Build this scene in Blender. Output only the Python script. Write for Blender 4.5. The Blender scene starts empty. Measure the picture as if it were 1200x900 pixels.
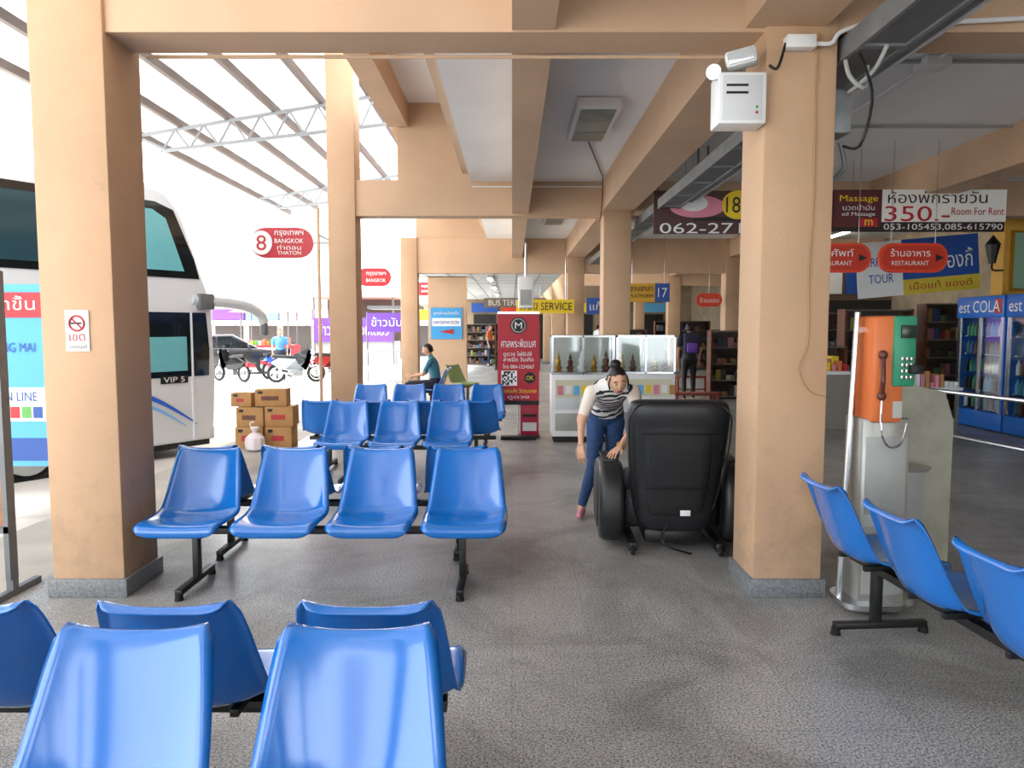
import bpy, bmesh, math, random
from mathutils import Vector, Matrix
random.seed(7)
scene = bpy.context.scene
COL = scene.collection
scene.view_settings.view_transform = 'Standard'
scene.view_settings.exposure = 0.72

# ------------------------------------------------------------------ materials
def lin(h):
    h = h.lstrip('#'); o = []
    for i in (0, 2, 4):
        c = int(h[i:i+2], 16)/255
        o.append(c/12.92 if c <= .04045 else ((c+.055)/1.055)**2.4)
    return (*o, 1)
MC = {}
def mat(name, col, rough=.6, metal=0, var=0.0, vscale=3.0, bump=0, bscale=40, emit=0, coat=0, spec=.5, dirt=0):
    if name in MC: return MC[name]
    m = bpy.data.materials.new(name); m.use_nodes = True
    nt = m.node_tree; N = nt.nodes; L = nt.links
    b = N['Principled BSDF']; c = lin(col)
    b.inputs['Base Color'].default_value = c
    b.inputs['Roughness'].default_value = rough
    b.inputs['Metallic'].default_value = metal
    b.inputs['Specular IOR Level'].default_value = spec
    if coat: b.inputs['Coat Weight'].default_value = coat; b.inputs['Coat Roughness'].default_value = .12
    if emit:
        b.inputs['Emission Color'].default_value = c; b.inputs['Emission Strength'].default_value = emit
    tc = N.new('ShaderNodeTexCoord')
    if var:
        n = N.new('ShaderNodeTexNoise'); n.inputs['Scale'].default_value = vscale; n.inputs['Detail'].default_value = 6
        L.new(tc.outputs['Object'], n.inputs['Vector'])
        r = N.new('ShaderNodeValToRGB')
        r.color_ramp.elements[0].position = .35; r.color_ramp.elements[1].position = .65
        r.color_ramp.elements[0].color = tuple(x*(1-var) for x in c[:3])+(1,)
        r.color_ramp.elements[1].color = tuple(min(1, x*(1+var*.35)) for x in c[:3])+(1,)
        L.new(n.outputs['Fac'], r.inputs['Fac']); out = r.outputs['Color']
        if dirt:   # grime and scuffs concentrated near the foot of the wall
            sp = N.new('ShaderNodeSeparateXYZ'); L.new(tc.outputs['Object'], sp.inputs[0])
            mr = N.new('ShaderNodeMapRange'); mr.inputs[1].default_value = .1; mr.inputs[2].default_value = 1.0; mr.inputs[3].default_value = .18; mr.inputs[4].default_value = 0
            L.new(sp.outputs['Z'], mr.inputs[0])
            n3 = N.new('ShaderNodeTexNoise'); n3.inputs['Scale'].default_value = 7; n3.inputs['Detail'].default_value = 9; n3.inputs['Roughness'].default_value = .7
            L.new(tc.outputs['Object'], n3.inputs['Vector'])
            ad = N.new('ShaderNodeMath'); ad.operation = 'ADD'; L.new(n3.outputs['Fac'], ad.inputs[0]); L.new(mr.outputs[0], ad.inputs[1])
            r3 = N.new('ShaderNodeMapRange'); r3.inputs[1].default_value = .60; r3.inputs[2].default_value = .95; r3.inputs[3].default_value = 0; r3.inputs[4].default_value = dirt
            L.new(ad.outputs[0], r3.inputs[0])
            mx = N.new('ShaderNodeMixRGB'); mx.inputs[2].default_value = (.20, .17, .15, 1)
            L.new(r3.outputs[0], mx.inputs[0]); L.new(out, mx.inputs[1]); out = mx.outputs[0]
        L.new(out, b.inputs['Base Color'])
    if bump:
        n2 = N.new('ShaderNodeTexNoise'); n2.inputs['Scale'].default_value = bscale; n2.inputs['Detail'].default_value = 4
        L.new(tc.outputs['Object'], n2.inputs['Vector'])
        bp = N.new('ShaderNodeBump'); bp.inputs['Strength'].default_value = bump; bp.inputs['Distance'].default_value = .01
        L.new(n2.outputs['Fac'], bp.inputs['Height']); L.new(bp.outputs['Normal'], b.inputs['Normal'])
    MC[name] = m
    return m

PEACH = mat('peach_paint', 'c6a382', .7, var=.08, vscale=1.6, bump=.15, bscale=60, dirt=.5)
PEACH2 = mat('peach_paint_beam', 'cfae8f', .7, var=.09, vscale=1.2, bump=.1)
CEILW = mat('ceiling_paint', 'f3f5f6', .85, var=.06, vscale=.8)
GRANITE = mat('granite_base', '7f8386', .4, var=.35, vscale=60)
BLUE = mat('blue_plastic', '0070cc', .16, var=.05, vscale=4, coat=.8, spec=.55)
BLACKM = mat('black_steel', '17181a', .4)
RUBBER = mat('rubber', '0c0c0c', .8)
CHROME = mat('chrome', 'c9ccd0', .2, metal=1)
STEEL = mat('brushed_steel', 'b4b5b0', .38, metal=.6, var=.12, vscale=8)
WHITE = mat('white_paint', 'eceded', .45, var=.03)
RED = mat('sign_red', 'b31f2b', .4)
REDO = mat('sign_orange_red', 'd8401f', .4)
YEL = mat('sign_yellow', 'f2cf1d', .45)
DBLUE = mat('sign_blue', '1c4fa3', .4)
LBLUE = mat('light_blue', '66b8e6', .4)
PURPLE = mat('purple_vinyl', '6b3fa8', .5)
DARK = mat('dark_interior', '24211f', .8)
BLACK = mat('black_paint', '0e0e10', .5)
LEATHER = mat('black_leather', '222427', .33, bump=.25, bscale=180, var=.15, vscale=8)
LEATHER2 = mat('black_leather_seam', '0c0c0d', .5)
GREYP = mat('grey_panel', 'a8aaa6', .5, var=.1, vscale=5)
BEIGE = mat('beige_metal', 'a9a898', .5, var=.2, vscale=6)
GREYD = mat('tray_grey', '74777a', .45, metal=.3, var=.2)
TRAY = mat('galvanised_duct', '8b8f91', .45, metal=.3, var=.2, vscale=5)
ORANGE = mat('phone_orange', 'd9743f', .4, var=.05)
GREEN = mat('phone_green', '2f8f6c', .4)
GREENC = mat('green_plastic', '58a64a', .35)
GOLD = mat('gold', 'c79a3a', .3, metal=.8)
CARD = mat('cardboard', 'b98c58', .8, var=.15, vscale=6)
SKIN = mat('skin', 'c8977a', .5, var=.05, vscale=10)
HAIR = mat('black_hair', '14100f', .45)
JEANS = mat('denim', '2c4a78', .8, var=.3, vscale=25)
BROWN = mat('brown_wood', '6b3d26', .5, var=.3, vscale=8)
TEAL = mat('teal_shirt', '3f7f93', .8)
NAVY = mat('navy_cloth', '1d2436', .8)
GLASSD = mat('tinted_glass', '0d1418', .06, spec=.8)
GLASSB = mat('bluish_window', '6fb6bd', .08, spec=.8)
CONC = mat('concrete', 'b9b5ac', .8, var=.2, vscale=1.5, bump=.2, bscale=30)
PINK = mat('pink_cloth', 'd98a9c', .7)
LIP = mat('lips', '8e4a45', .5)
EYEW = mat('eye_white', 'ece8e2', .3)
FILL_TUBE = mat('fill_tube', 'fff7ea', .5, emit=22)  # glow for the added fill lamps only

def glass_mat():
    m = bpy.data.materials.new('clear_glass'); m.use_nodes = True
    nt = m.node_tree; N = nt.nodes; L = nt.links
    for n in list(N): N.remove(n)
    o = N.new('ShaderNodeOutputMaterial'); t = N.new('ShaderNodeBsdfTransparent'); g = N.new('ShaderNodeBsdfGlossy')
    t.inputs[0].default_value = (.93, .96, .96, 1); g.inputs['Roughness'].default_value = .05
    mx = N.new('ShaderNodeMixShader'); mx.inputs[0].default_value = .1
    L.new(t.outputs[0], mx.inputs[1]); L.new(g.outputs[0], mx.inputs[2]); L.new(mx.outputs[0], o.inputs[0])
    return m
GLASS = glass_mat()
def canopy_mat():
    m = bpy.data.materials.new('canopy_sheet'); m.use_nodes = True
    nt = m.node_tree; N = nt.nodes; L = nt.links
    for n in list(N): N.remove(n)
    o = N.new('ShaderNodeOutputMaterial'); t = N.new('ShaderNodeBsdfTranslucent'); g = N.new('ShaderNodeBsdfDiffuse')
    tc = N.new('ShaderNodeTexCoord'); w = N.new('ShaderNodeTexWave'); w.bands_direction = 'Y'; w.inputs['Scale'].default_value = .35
    r = N.new('ShaderNodeValToRGB'); r.color_ramp.elements[0].color = (.52, .46, .44, 1); r.color_ramp.elements[1].color = (.86, .83, .82, 1)
    L.new(tc.outputs['Object'], w.inputs['Vector']); L.new(w.outputs['Fac'], r.inputs['Fac'])
    L.new(r.outputs[0], t.inputs[0]); L.new(r.outputs[0], g.inputs[0])
    mx = N.new('ShaderNodeMixShader'); mx.inputs[0].default_value = .22
    L.new(g.outputs[0], mx.inputs[1]); L.new(t.outputs[0], mx.inputs[2]); L.new(mx.outputs[0], o.inputs[0])
    return m
CANOPY = canopy_mat()
def floor_mat():
    m = bpy.data.materials.new('terrazzo'); m.use_nodes = True
    nt = m.node_tree; N = nt.nodes; L = nt.links; b = N['Principled BSDF']
    tc = N.new('ShaderNodeTexCoord')
    v = N.new('ShaderNodeTexNoise'); v.inputs['Scale'].default_value = 105; v.inputs['Detail'].default_value = 3
    L.new(tc.outputs['Object'], v.inputs['Vector'])
    r = N.new('ShaderNodeValToRGB'); e = r.color_ramp.elements
    e[0].position = .34; e[0].color = (.10, .105, .108, 1); e[1].position = .63; e[1].color = (.58, .59, .59, 1)
    x = e.new(.45); x.color = (.30, .305, .305, 1)
    L.new(v.outputs['Fac'], r.inputs['Fac'])
    def mul(a, bcol, f=1):
        mu = N.new('ShaderNodeMixRGB'); mu.blend_type = 'MULTIPLY'; mu.inputs[0].default_value = f
        L.new(a, mu.inputs[1]); L.new(bcol, mu.inputs[2]); return mu.outputs[0]
    n = N.new('ShaderNodeTexNoise'); n.inputs['Scale'].default_value = 1.1; n.inputs['Detail'].default_value = 10; n.inputs['Roughness'].default_value = .68; n.inputs['Distortion'].default_value = .8
    L.new(tc.outputs['Object'], n.inputs['Vector'])
    r2 = N.new('ShaderNodeValToRGB'); r2.color_ramp.elements[0].position = .36; r2.color_ramp.elements[1].position = .58
    r2.color_ramp.elements[0].color = (.60, .585, .56, 1); r2.color_ramp.elements[1].color = (1.06, 1.05, 1.03, 1)
    L.new(n.outputs['Fac'], r2.inputs['Fac'])
    bk = N.new('ShaderNodeTexBrick'); bk.offset = 0; bk.inputs['Scale'].default_value = 1
    bk.inputs['Brick Width'].default_value = .4; bk.inputs['Row Height'].default_value = .4; bk.inputs['Mortar Size'].default_value = .003
    bk.inputs['Color1'].default_value = (1, 1, 1, 1); bk.inputs['Color2'].default_value = (.87, .87, .87, 1); bk.inputs['Mortar'].default_value = (.75, .75, .75, 1)
    L.new(tc.outputs['Object'], bk.inputs['Vector'])
    o = mul(mul(r.outputs[0], r2.outputs[0]), bk.outputs['Color'])
    L.new(o, b.inputs['Base Color'])
    mr = N.new('ShaderNodeMapRange'); mr.inputs[3].default_value = .44; mr.inputs[4].default_value = .25; L.new(n.outputs['Fac'], mr.inputs[0]); L.new(mr.outputs[0], b.inputs['Roughness'])
    return m
TERR = floor_mat()
def stripe_mat():
    m = bpy.data.materials.new('striped_shirt'); m.use_nodes = True
    nt = m.node_tree; N = nt.nodes; L = nt.links; b = N['Principled BSDF']; b.inputs['Roughness'].default_value = .8
    tc = N.new('ShaderNodeTexCoord'); mp = N.new('ShaderNodeMapping'); mp.inputs['Rotation'].default_value = (math.radians(-50), .25, 0)
    w = N.new('ShaderNodeTexWave'); w.bands_direction = 'Z'; w.inputs['Scale'].default_value = 6; w.inputs['Distortion'].default_value = 3; w.inputs['Detail Scale'].default_value = 3
    r = N.new('ShaderNodeValToRGB'); r.color_ramp.interpolation = 'CONSTANT'
    r.color_ramp.elements[0].color = (.02, .02, .022, 1); r.color_ramp.elements[1].position = .42; r.color_ramp.elements[1].color = (.82, .80, .78, 1)
    L.new(tc.outputs['Object'], mp.inputs[0]); L.new(mp.outputs[0], w.inputs[0]); L.new(w.outputs['Fac'], r.inputs[0]); L.new(r.outputs[0], b.inputs['Base Color'])
    return m
STRIPE = stripe_mat()

# ------------------------------------------------------------------ builder
def catmull(P, n):
    out = []; k = len(P)
    P = [tuple(p) for p in P]
    for j in range(n):
        t = j/(n-1)*(k-1); i = min(int(t), k-2); f = t-i
        p0 = P[max(i-1, 0)]; p1 = P[i]; p2 = P[i+1]; p3 = P[min(i+2, k-1)]
        out.append(tuple(.5*((2*b)+(-a+c)*f+(2*a-5*b+4*c-d)*f*f+(-a+3*b-3*c+d)*f**3) for a, b, c, d in zip(p0, p1, p2, p3)))
    return out

class B:
    def __init__(s, name):
        s.n = name; s.bm = bmesh.new(); s.mats = []; s.X = Matrix()
    def mi(s, m):
        if m not in s.mats: s.mats.append(m)
        return s.mats.index(m)
    def merge(s, tb, m, xf=None):
        i = s.mi(m)
        for f in tb.faces: f.material_index = i
        bmesh.ops.transform(tb, matrix=s.X @ (xf or Matrix()), verts=tb.verts)
        me = bpy.data.meshes.new('t'); tb.to_mesh(me); tb.free(); s.bm.from_mesh(me); bpy.data.meshes.remove(me)
    def box(s, x0, x1, y0, y1, z0, z1, m, bev=0, xf=None, seg=2):
        tb = bmesh.new(); bmesh.ops.create_cube(tb, size=1)
        bmesh.ops.transform(tb, verts=tb.verts, matrix=Matrix.Translation(((x0+x1)/2, (y0+y1)/2, (z0+z1)/2)) @ Matrix.Diagonal((abs(x1-x0), abs(y1-y0), abs(z1-z0), 1)))
        if bev: bmesh.ops.bevel(tb, geom=tb.edges[:], offset=bev, segments=seg, affect='EDGES', profile=.5)
        s.merge(tb, m, xf); return s
    def cone(s, a, b, ra, rb, m, seg=14, caps=True, xf=None):
        a = Vector(a); b = Vector(b); d = b-a; l = d.length
        if l < 1e-6: return s
        tb = bmesh.new(); bmesh.ops.create_cone(tb, cap_ends=caps, segments=seg, radius1=ra, radius2=rb, depth=l)
        q = Vector((0, 0, 1)).rotation_difference(d).to_matrix().to_4x4()
        bmesh.ops.transform(tb, verts=tb.verts, matrix=Matrix.Translation((a+b)/2) @ q)
        s.merge(tb, m, xf); return s
    def ball(s, c, r, m, seg=16, xf=None, rot=None):
        if not hasattr(r, '__len__'): r = (r, r, r)
        tb = bmesh.new(); bmesh.ops.create_uvsphere(tb, u_segments=seg, v_segments=max(6, seg*2//3), radius=1)
        bmesh.ops.transform(tb, verts=tb.verts, matrix=Matrix.Translation(c) @ (rot or Matrix()) @ Matrix.Diagonal((*r, 1)))
        s.merge(tb, m, xf); return s
    def caps(s, a, b, ra, rb, m, seg=14):
        s.cone(a, b, ra, rb, m, seg); s.ball(a, ra, m, seg); s.ball(b, rb, m, seg); return s
    def tube(s, pts, r, m, seg=8, smooth=0):
        if smooth: pts = catmull(pts, smooth)
        for a, b in zip(pts[:-1], pts[1:]):
            s.cone(a, b, r, r, m, seg)
        for p in pts[1:-1]: s.ball(p, r, m, seg)
        return s
    def poly(s, pts, y0, y1, m, xf=None, bev=0):
        """XZ polygon extruded from y0 to y1"""
        tb = bmesh.new()
        f0 = [tb.verts.new((x, y0, z)) for x, z in pts]; f1 = [tb.verts.new((x, y1, z)) for x, z in pts]
        tb.faces.new(f0); tb.faces.new(f1[::-1]); n = len(pts)
        for i in range(n): tb.faces.new((f0[i], f1[i], f1[(i+1) % n], f0[(i+1) % n]))
        bmesh.ops.recalc_face_normals(tb, faces=tb.faces)
        if bev:
            es = [e for e in tb.edges if abs(e.verts[0].co.y-e.verts[1].co.y) < 1e-6]
            bmesh.ops.bevel(tb, geom=es, offset=bev, segments=3, affect='EDGES', profile=.5)
        s.merge(tb, m, xf); return s
    def loft(s, rings, m, xf=None, closed=False):
        tb = bmesh.new(); R = [[tb.verts.new(p) for p in r] for r in rings]; n = len(rings[0])
        for a, b in zip(R[:-1], R[1:]):
            for i in range(n): tb.faces.new((a[i], a[(i+1) % n], b[(i+1) % n], b[i]))
        tb.faces.new(R[0][::-1]); tb.faces.new(R[-1])
        bmesh.ops.recalc_face_normals(tb, faces=tb.faces)
        s.merge(tb, m, xf); return s
    def lathe(s, prof, c, m, seg=16):
        rings = [[(c[0]+r*math.cos(2*math.pi*i/seg), c[1]+r*math.sin(2*math.pi*i/seg), c[2]+z) for i in range(seg)] for r, z in prof]
        return s.loft(rings, m)
    def torus(s, c, R, r, m, axis='Y', seg=24, rs=8):
        rings = []
        tb = bmesh.new()
        for i in range(seg):
            a = 2*math.pi*i/seg; ring = []
            for j in range(rs):
                b = 2*math.pi*j/rs; rr = R+r*math.cos(b); h = r*math.sin(b)
                p = (rr*math.cos(a), h, rr*math.sin(a)) if axis == 'Y' else ((h, rr*math.cos(a), rr*math.sin(a)) if axis == 'X' else (rr*math.cos(a), rr*math.sin(a), h))
                ring.append(tb.verts.new(Vector(p)+Vector(c)))
            rings.append(ring)
        for i in range(seg):
            A = rings[i]; C = rings[(i+1) % seg]
            for j in range(rs): tb.faces.new((A[j], C[j], C[(j+1) % rs], A[(j+1) % rs]))
        bmesh.ops.recalc_face_normals(tb, faces=tb.faces)
        s.merge(tb, m); return s
    def text(s, body, cx, y, cz, w, h, m, xf=None):
        cu = bpy.data.curves.new('tx', 'FONT'); cu.body = body; cu.size = 1; cu.resolution_u = 3; cu.extrude = 0
        ob = bpy.data.objects.new('tx', cu); COL.objects.link(ob)
        dg = bpy.context.evaluated_depsgraph_get(); me = bpy.data.meshes.new_from_object(ob.evaluated_get(dg))
        if me and len(me.vertices):
            xs = [v.co.x for v in me.vertices]; ys = [v.co.y for v in me.vertices]
            W = max(max(xs)-min(xs), 1e-3); H = max(max(ys)-min(ys), 1e-3); sx = w/W; sz = (h/H) if h else sx
            mx = (max(xs)+min(xs))/2; my = (max(ys)+min(ys))/2
            tb = bmesh.new(); tb.from_mesh(me)
            for v in tb.verts: v.co = Vector((cx+(v.co.x-mx)*sx, y, cz+(v.co.y-my)*sz))
            s.merge(tb, m, xf)
        if me: bpy.data.meshes.remove(me)
        bpy.data.objects.remove(ob); bpy.data.curves.remove(cu)
        return s
    def mesh(s, smooth=35):
        me = bpy.data.meshes.new(s.n); s.bm.to_mesh(me); s.bm.free()
        for m in s.mats: me.materials.append(m)
        if smooth:
            for p in me.polygons: p.use_smooth = True
            me.set_sharp_from_angle(angle=math.radians(smooth))
        return me
    def done(s, loc=(0, 0, 0), rz=0, parent=None, smooth=35):
        o = bpy.data.objects.new(s.n, s.mesh(smooth)); COL.objects.link(o)
        o.location = loc; o.rotation_euler = (0, 0, rz)
        if parent: o.parent = parent
        return o

def rrect(cx, cz, w, h, r, n=6):
    p = []
    for sx, sz, a0 in ((1, 1, 0), (-1, 1, 90), (-1, -1, 180), (1, -1, 270)):
        for i in range(n+1):
            a = math.radians(a0+90*i/n); p.append((cx+sx*(w/2-r)+r*math.cos(a), cz+sz*(h/2-r)+r*math.sin(a)))
    return p
def ell(cx, cz, a, b, n=28): return [(cx+a*math.cos(2*math.pi*i/n), cz+b*math.sin(2*math.pi*i/n)) for i in range(n)]
def empty(name, loc=(0, 0, 0), rz=0):
    e = bpy.data.objects.new(name, None); COL.objects.link(e); e.location = loc; e.rotation_euler = (0, 0, rz); e.empty_display_size = .1
    return e

# ------------------------------------------------------------------ building shell
RY = [4.25, 10.9, 17.9, 24.8, 31.5]      # column rows (front faces)
YN = -13
B('floor').box(-2.95, 9, YN, 40, -.2, 0, TERR).done()
B('platform_edge').box(-3.85, -2.95, YN, 40, -.2, -.002, CONC).done()
B('ground').box(-60, -3.85, -30, 80, -.35, -.15, mat('asphalt', 'cfcac2', .85, var=.15, vscale=.6)).done()

def column(x0, x1, y, top=3.7, d=.42, base=True):
    c = B('column'); c.box(x0, x1, y, y+d, 0, top, PEACH, .012)
    if base: c.box(x0-.02, x1+.02, y-.02, y+d+.02, 0, .11, GRANITE, .004)
    return c.done()
column(-2.69, -2.27, RY[0]); column(1.41, 1.81, RY[0], d=.40)
column(-2.69, -2.27, -2.5); column(1.41, 1.81, -2.5); column(-2.69, -2.27, -9.2); column(1.41, 1.81, -9.2)
column(-2.67, -2.27, RY[1], top=5.95); column(1.33, 1.73, RY[1])
column(-2.67, -2.27, RY[2]); column(1.33, 1.73, RY[2])
column(-2.67, -2.27, RY[3]); column(1.33, 1.73, RY[3])
column(5.12, 5.5, RY[2]); column(5.2, 5.6, RY[3]); column(5.2, 5.6, RY[4]); column(1.33, 1.73, RY[4])

bb = B('ceiling_beam')
bb.box(-2.69, 9, 4.28, 4.60, 3.22, 4.1, PEACH2)
bb.done()
B('ceiling_beam').box(-2.67, 9, 10.95, 11.25, 3.19, 3.70, PEACH2).done()
B('ceiling_beam').box(-2.67, 9, 17.95, 18.25, 2.87, 3.70, PEACH2).done()
B('ceiling_beam').box(1.72, 9, 24.85, 25.15, 2.95, 3.70, PEACH2).done()
B('ceiling_beam').box(0, .24, YN, 17.95, 3.23, 3.69, PEACH2).done()
B('ceiling_beam').box(1.30, 1.74, YN, 17.95, 3.24, 3.69, PEACH2).done()
B('ceiling_beam').box(5.2, 5.6, YN, 35, 3.25, 3.69, PEACH2).done()
B('ceiling_beam').box(-1.78, -1.5, 4.6, 10.95, 4.45, 4.8, PEACH2).done()
B('ceiling_beam').box(-1.78, -1.5, 11.25, 17.95, 4.45, 4.8, PEACH2).done()
B('ceiling').box(-.6, 9, YN, 18.2, 3.68, 3.8, CEILW).done()
B('ceiling').box(-1.78, -.6, YN, 17.95, 4.8, 4.9, CEILW).done()
ct = B('ceiling'); ct.box(-2.6, 1.3, 18.25, 37, 2.95, 3.05, CEILW)
for k in range(30): ct.box(-2.6, 1.3, 18.4+k*.6, 18.43+k*.6, 2.94, 2.951, GREYP)
for k in range(6): ct.box(-2.3+k*.6, -2.27+k*.6, 18.3, 37, 2.94, 2.951, GREYP)
ct.done()
B('ceiling').box(1.3, 9, 18.25, 37, 3.68, 3.8, CEILW).done()
B('wall_upper').box(-1.66, -.6, 10.98, 11.2, 3.70, 4.8, PEACH2).done()
B('wall_upper').box(-2.3, -.6, 17.98, 18.2, 3.70, 4.8, PEACH2).done()
B('wall_upper').box(-.72, -.6, YN, 17.95, 3.8, 4.8, PEACH2).done()
B('wall_right').box(8.9, 9.05, YN, 37, 0, 3.8, mat('shop_wall', 'a3927a', .8, var=.2)).done()
wb = B('wall_back'); wb.box(-2.6, 9, 37, 37.2, 0, 3.8, mat('back_wall', 'a08a70', .8, var=.2))
for i, x in enumerate((-1.9, -.4, 1.1, 2.9, 4.6, 6.4)):
    wb.box(x, x+1.1, 36.93, 37.0, 0, 2.2, DARK)
    wb.box(x-.1, x+1.2, 36.88, 37.0, 2.3, 2.75, [DBLUE, REDO, PURPLE, YEL, RED, LBLUE][i])
wb.done()

# conduit lines / cable tray
t = B('cable_tray')
for (ya, yb) in ((-3, 9.5), (9.66, 17.9)):
    t.box(1.84, 2.10, ya, yb, 3.075, 3.10, GREYD)
    t.box(1.835, 1.86, ya, yb, 3.06, 3.18, TRAY); t.box(2.08, 2.105, ya, yb, 3.06, 3.18, TRAY)
for k in range(24): t.box(1.84, 2.10, -1.2+k*.75, -1.15+k*.75, 3.062, 3.075, TRAY)
for y in (-2, 0, 2, 3.8, 6, 8, 10.2, 12.6, 14.8, 17): t.box(1.96, 1.98, y, y+.02, 3.10, 3.675, GREYD)
t.done()
t = B('service_pipe')
t.tube([(2.24, -3, 3.15), (2.24, 9.45, 3.15)], .022, TRAY, 10); t.tube([(2.32, -3, 3.17), (2.32, 9.45, 3.17)], .014, WHITE, 8)
for k in range(7): t.box(2.2, 2.36, -2+k*1.8, -1.97+k*1.8, 3.19, 3.205, GREYD); t.box(2.27, 2.29, -2+k*1.8, -1.97+k*1.8, 3.2, 3.675, GREYD)
t.done()
c = B('electrical_conduit')
c.tube([(1.84, 4.22, 3.045), (1.86, 4.2, 2.95), (1.95, 4.22, 2.9), (2.0, 4.3, 3.04)], .012, GREYP, smooth=14)
c.box(1.83, 1.93, 4.32, 4.5, 2.68, 2.92, TRAY, .01)
c.tube([(1.9, 4.4, 2.65), (1.93, 4.4, 2.5), (1.84, 4.4, 2.42)], .012, GREYD, smooth=10)
c.tube([(1.86, 4.1, 3.04), (1.9, 4.02, 2.8), (1.86, 4.05, 2.55), (1.88, 4.3, 2.6)], .008, BLACK, smooth=14)
c.tube([(1.9, 4.3, 2.9), (1.94, 4.1, 2.95), (1.96, 4.0, 3.05)], .012, GREYP, smooth=10)
c.done()
c = B('ceiling_conduit')
for y in (6.0, 7.9): c.tube([(2.3, y, 3.655), (8.8, y, 3.655)], .016, GREYP, 8)
c.tube([(3.3, 4.62, 3.655), (3.3, 10.9, 3.655)], .014, WHITE, 8)
c.tube([(2.2, 3.9, 3.64), (8, 3.9, 3.64)], .03, TRAY, 10); c.box(3.2, 3.4, 5.9, 6.1, 3.6, 3.675, WHITE, .01)
c.tube([(-.58, 10.92, 3.6), (1.3, 10.92, 3.6)], .01, WHITE, 6)
c.tube([(.81, 8.3, 3.66), (1.26, 10.5, 3.66), (1.27, 10.6, 3.3), (1.27, 10.88, 3.1)], .008, BROWN, 6)
c.done()
c = B('wall_cable')
c.tube([(1.70, 4.24, 3.2), (1.69, 4.24, 2.9), (1.695, 4.24, 2.3), (1.68, 4.24, 1.9), (1.69, 4.24, 1.5), (1.64, 4.24, 1.35), (1.70, 4.24, 1.22), (1.80, 4.24, 1.18)], .004, mat('cable_beige', 'b08a58', .6), 6, 30)
c.done()
c = B('power_conduit')
c.box(1.50, 1.66, 4.17, 4.245, 3.10, 3.17, WHITE, .006)
c.tube([(1.66, 4.2, 3.13), (1.75, 4.2, 3.13), (1.80, 4.2, 3.19), (1.95, 4.2, 3.24)], .012, WHITE, 8, 14)
c.tube([(1.50, 4.2, 3.13), (1.46, 4.2, 3.0), (1.42, 4.22, 3.02)], .008, BLACK, 6, 10)
c.tube([(1.95, 4.2, 3.24), (2.4, 4.25, 3.26), (3.2, 4.25, 3.3), (5, 4.25, 3.32)], .014, WHITE, 8)
c.done()
B('beam_conduit').tube([(-2.2, 4.62, 3.205), (1.35, 4.62, 3.205)], .012, PEACH2, 8).done()

# ceiling light fixtures, then added fill lamps
def fixture(x, y, z=3.675):
    f = B('ceiling_light'); f.box(x-.21, x+.21, y, y+1.25, z-.10, z, WHITE, .012)
    f.box(x-.165, x+.165, y+.05, y+1.20, z-.108, z-.099, mat('diffuser', '7f8880', .3, var=.2, vscale=4), .004)
    for yy in (.42, .83): f.box(x-.165, x+.165, y+yy, y+yy+.012, z-.112, z-.106, mat('diffuser_rib', '9aa29b', .4))
    f.done()
fixture(.8, 6.95); fixture(.8, 13.5); fixture(3.4, 13.5)
for (x, y) in ((3.4, 20), (3.4, 28), (-.6, 20), (-.6, 24.5), (-.6, 30), (7.2, 14), (7.2, 16), (7.2, 21), (3.4, 23.2), (6.9, 28)):  # invented tube lamps, added to brighten the far hall and shops
    z = 2.93 if x < 1 else 3.67
    f = B('fill_tube_lamp'); f.box(x-.08, x+.08, y, y+1.2, z-.05, z, WHITE); f.cone((x, y+.05, z-.07), (x, y+1.15, z-.07), .02, .02, FILL_TUBE, 8); f.done()

# canopy
def zc(x): return 6.05+(x+1.6)*(.85/5.2)
cn = B('canopy_roof')
tb = bmesh.new(); v = [tb.verts.new(p) for p in ((-1.5, YN, zc(-1.5)), (-6.9, YN, zc(-6.9)), (-6.9, 23.4, zc(-6.9)), (-1.5, 23.4, zc(-1.5)))]; tb.faces.new(v)
cn.merge(tb, CANOPY)
PUR = mat('purlin_steel', '5d5049', .6)
TRU = mat('truss_steel', '8d9296', .5)
for k in range(7):
    x = -1.75-k*.855
    cn.box(x-.04, x+.04, YN, 23.4, zc(x)-.14, zc(x)-.01, PUR)
for y in (.6, 7.2, 13.8, 20.4):
    cn.tube([(-1.6, y, zc(-1.6)-.16), (-6.85, y, zc(-6.85)-.16)], .035, TRU)
    cn.tube([(-1.6, y, zc(-1.6)-.72), (-6.3, y, zc(-6.3)-.5), (-6.85, y, zc(-6.85)-.16)], .035, TRU)
    for k in range(9):
        xa = -1.7-k*.52; xb = xa-.26
        cn.tube([(xa, y, zc(xa)-.7+.02*k), (xb, y, zc(xb)-.16), (xa-.52, y, zc(xa-.52)-.68+.02*k)], .02, TRU, 6)
cn.done(smooth=0)
B('sign_post').tube([(-2.83, 10.98, 0), (-2.83, 10.98, 3.3)], .025, PEACH2, 10).done()
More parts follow.
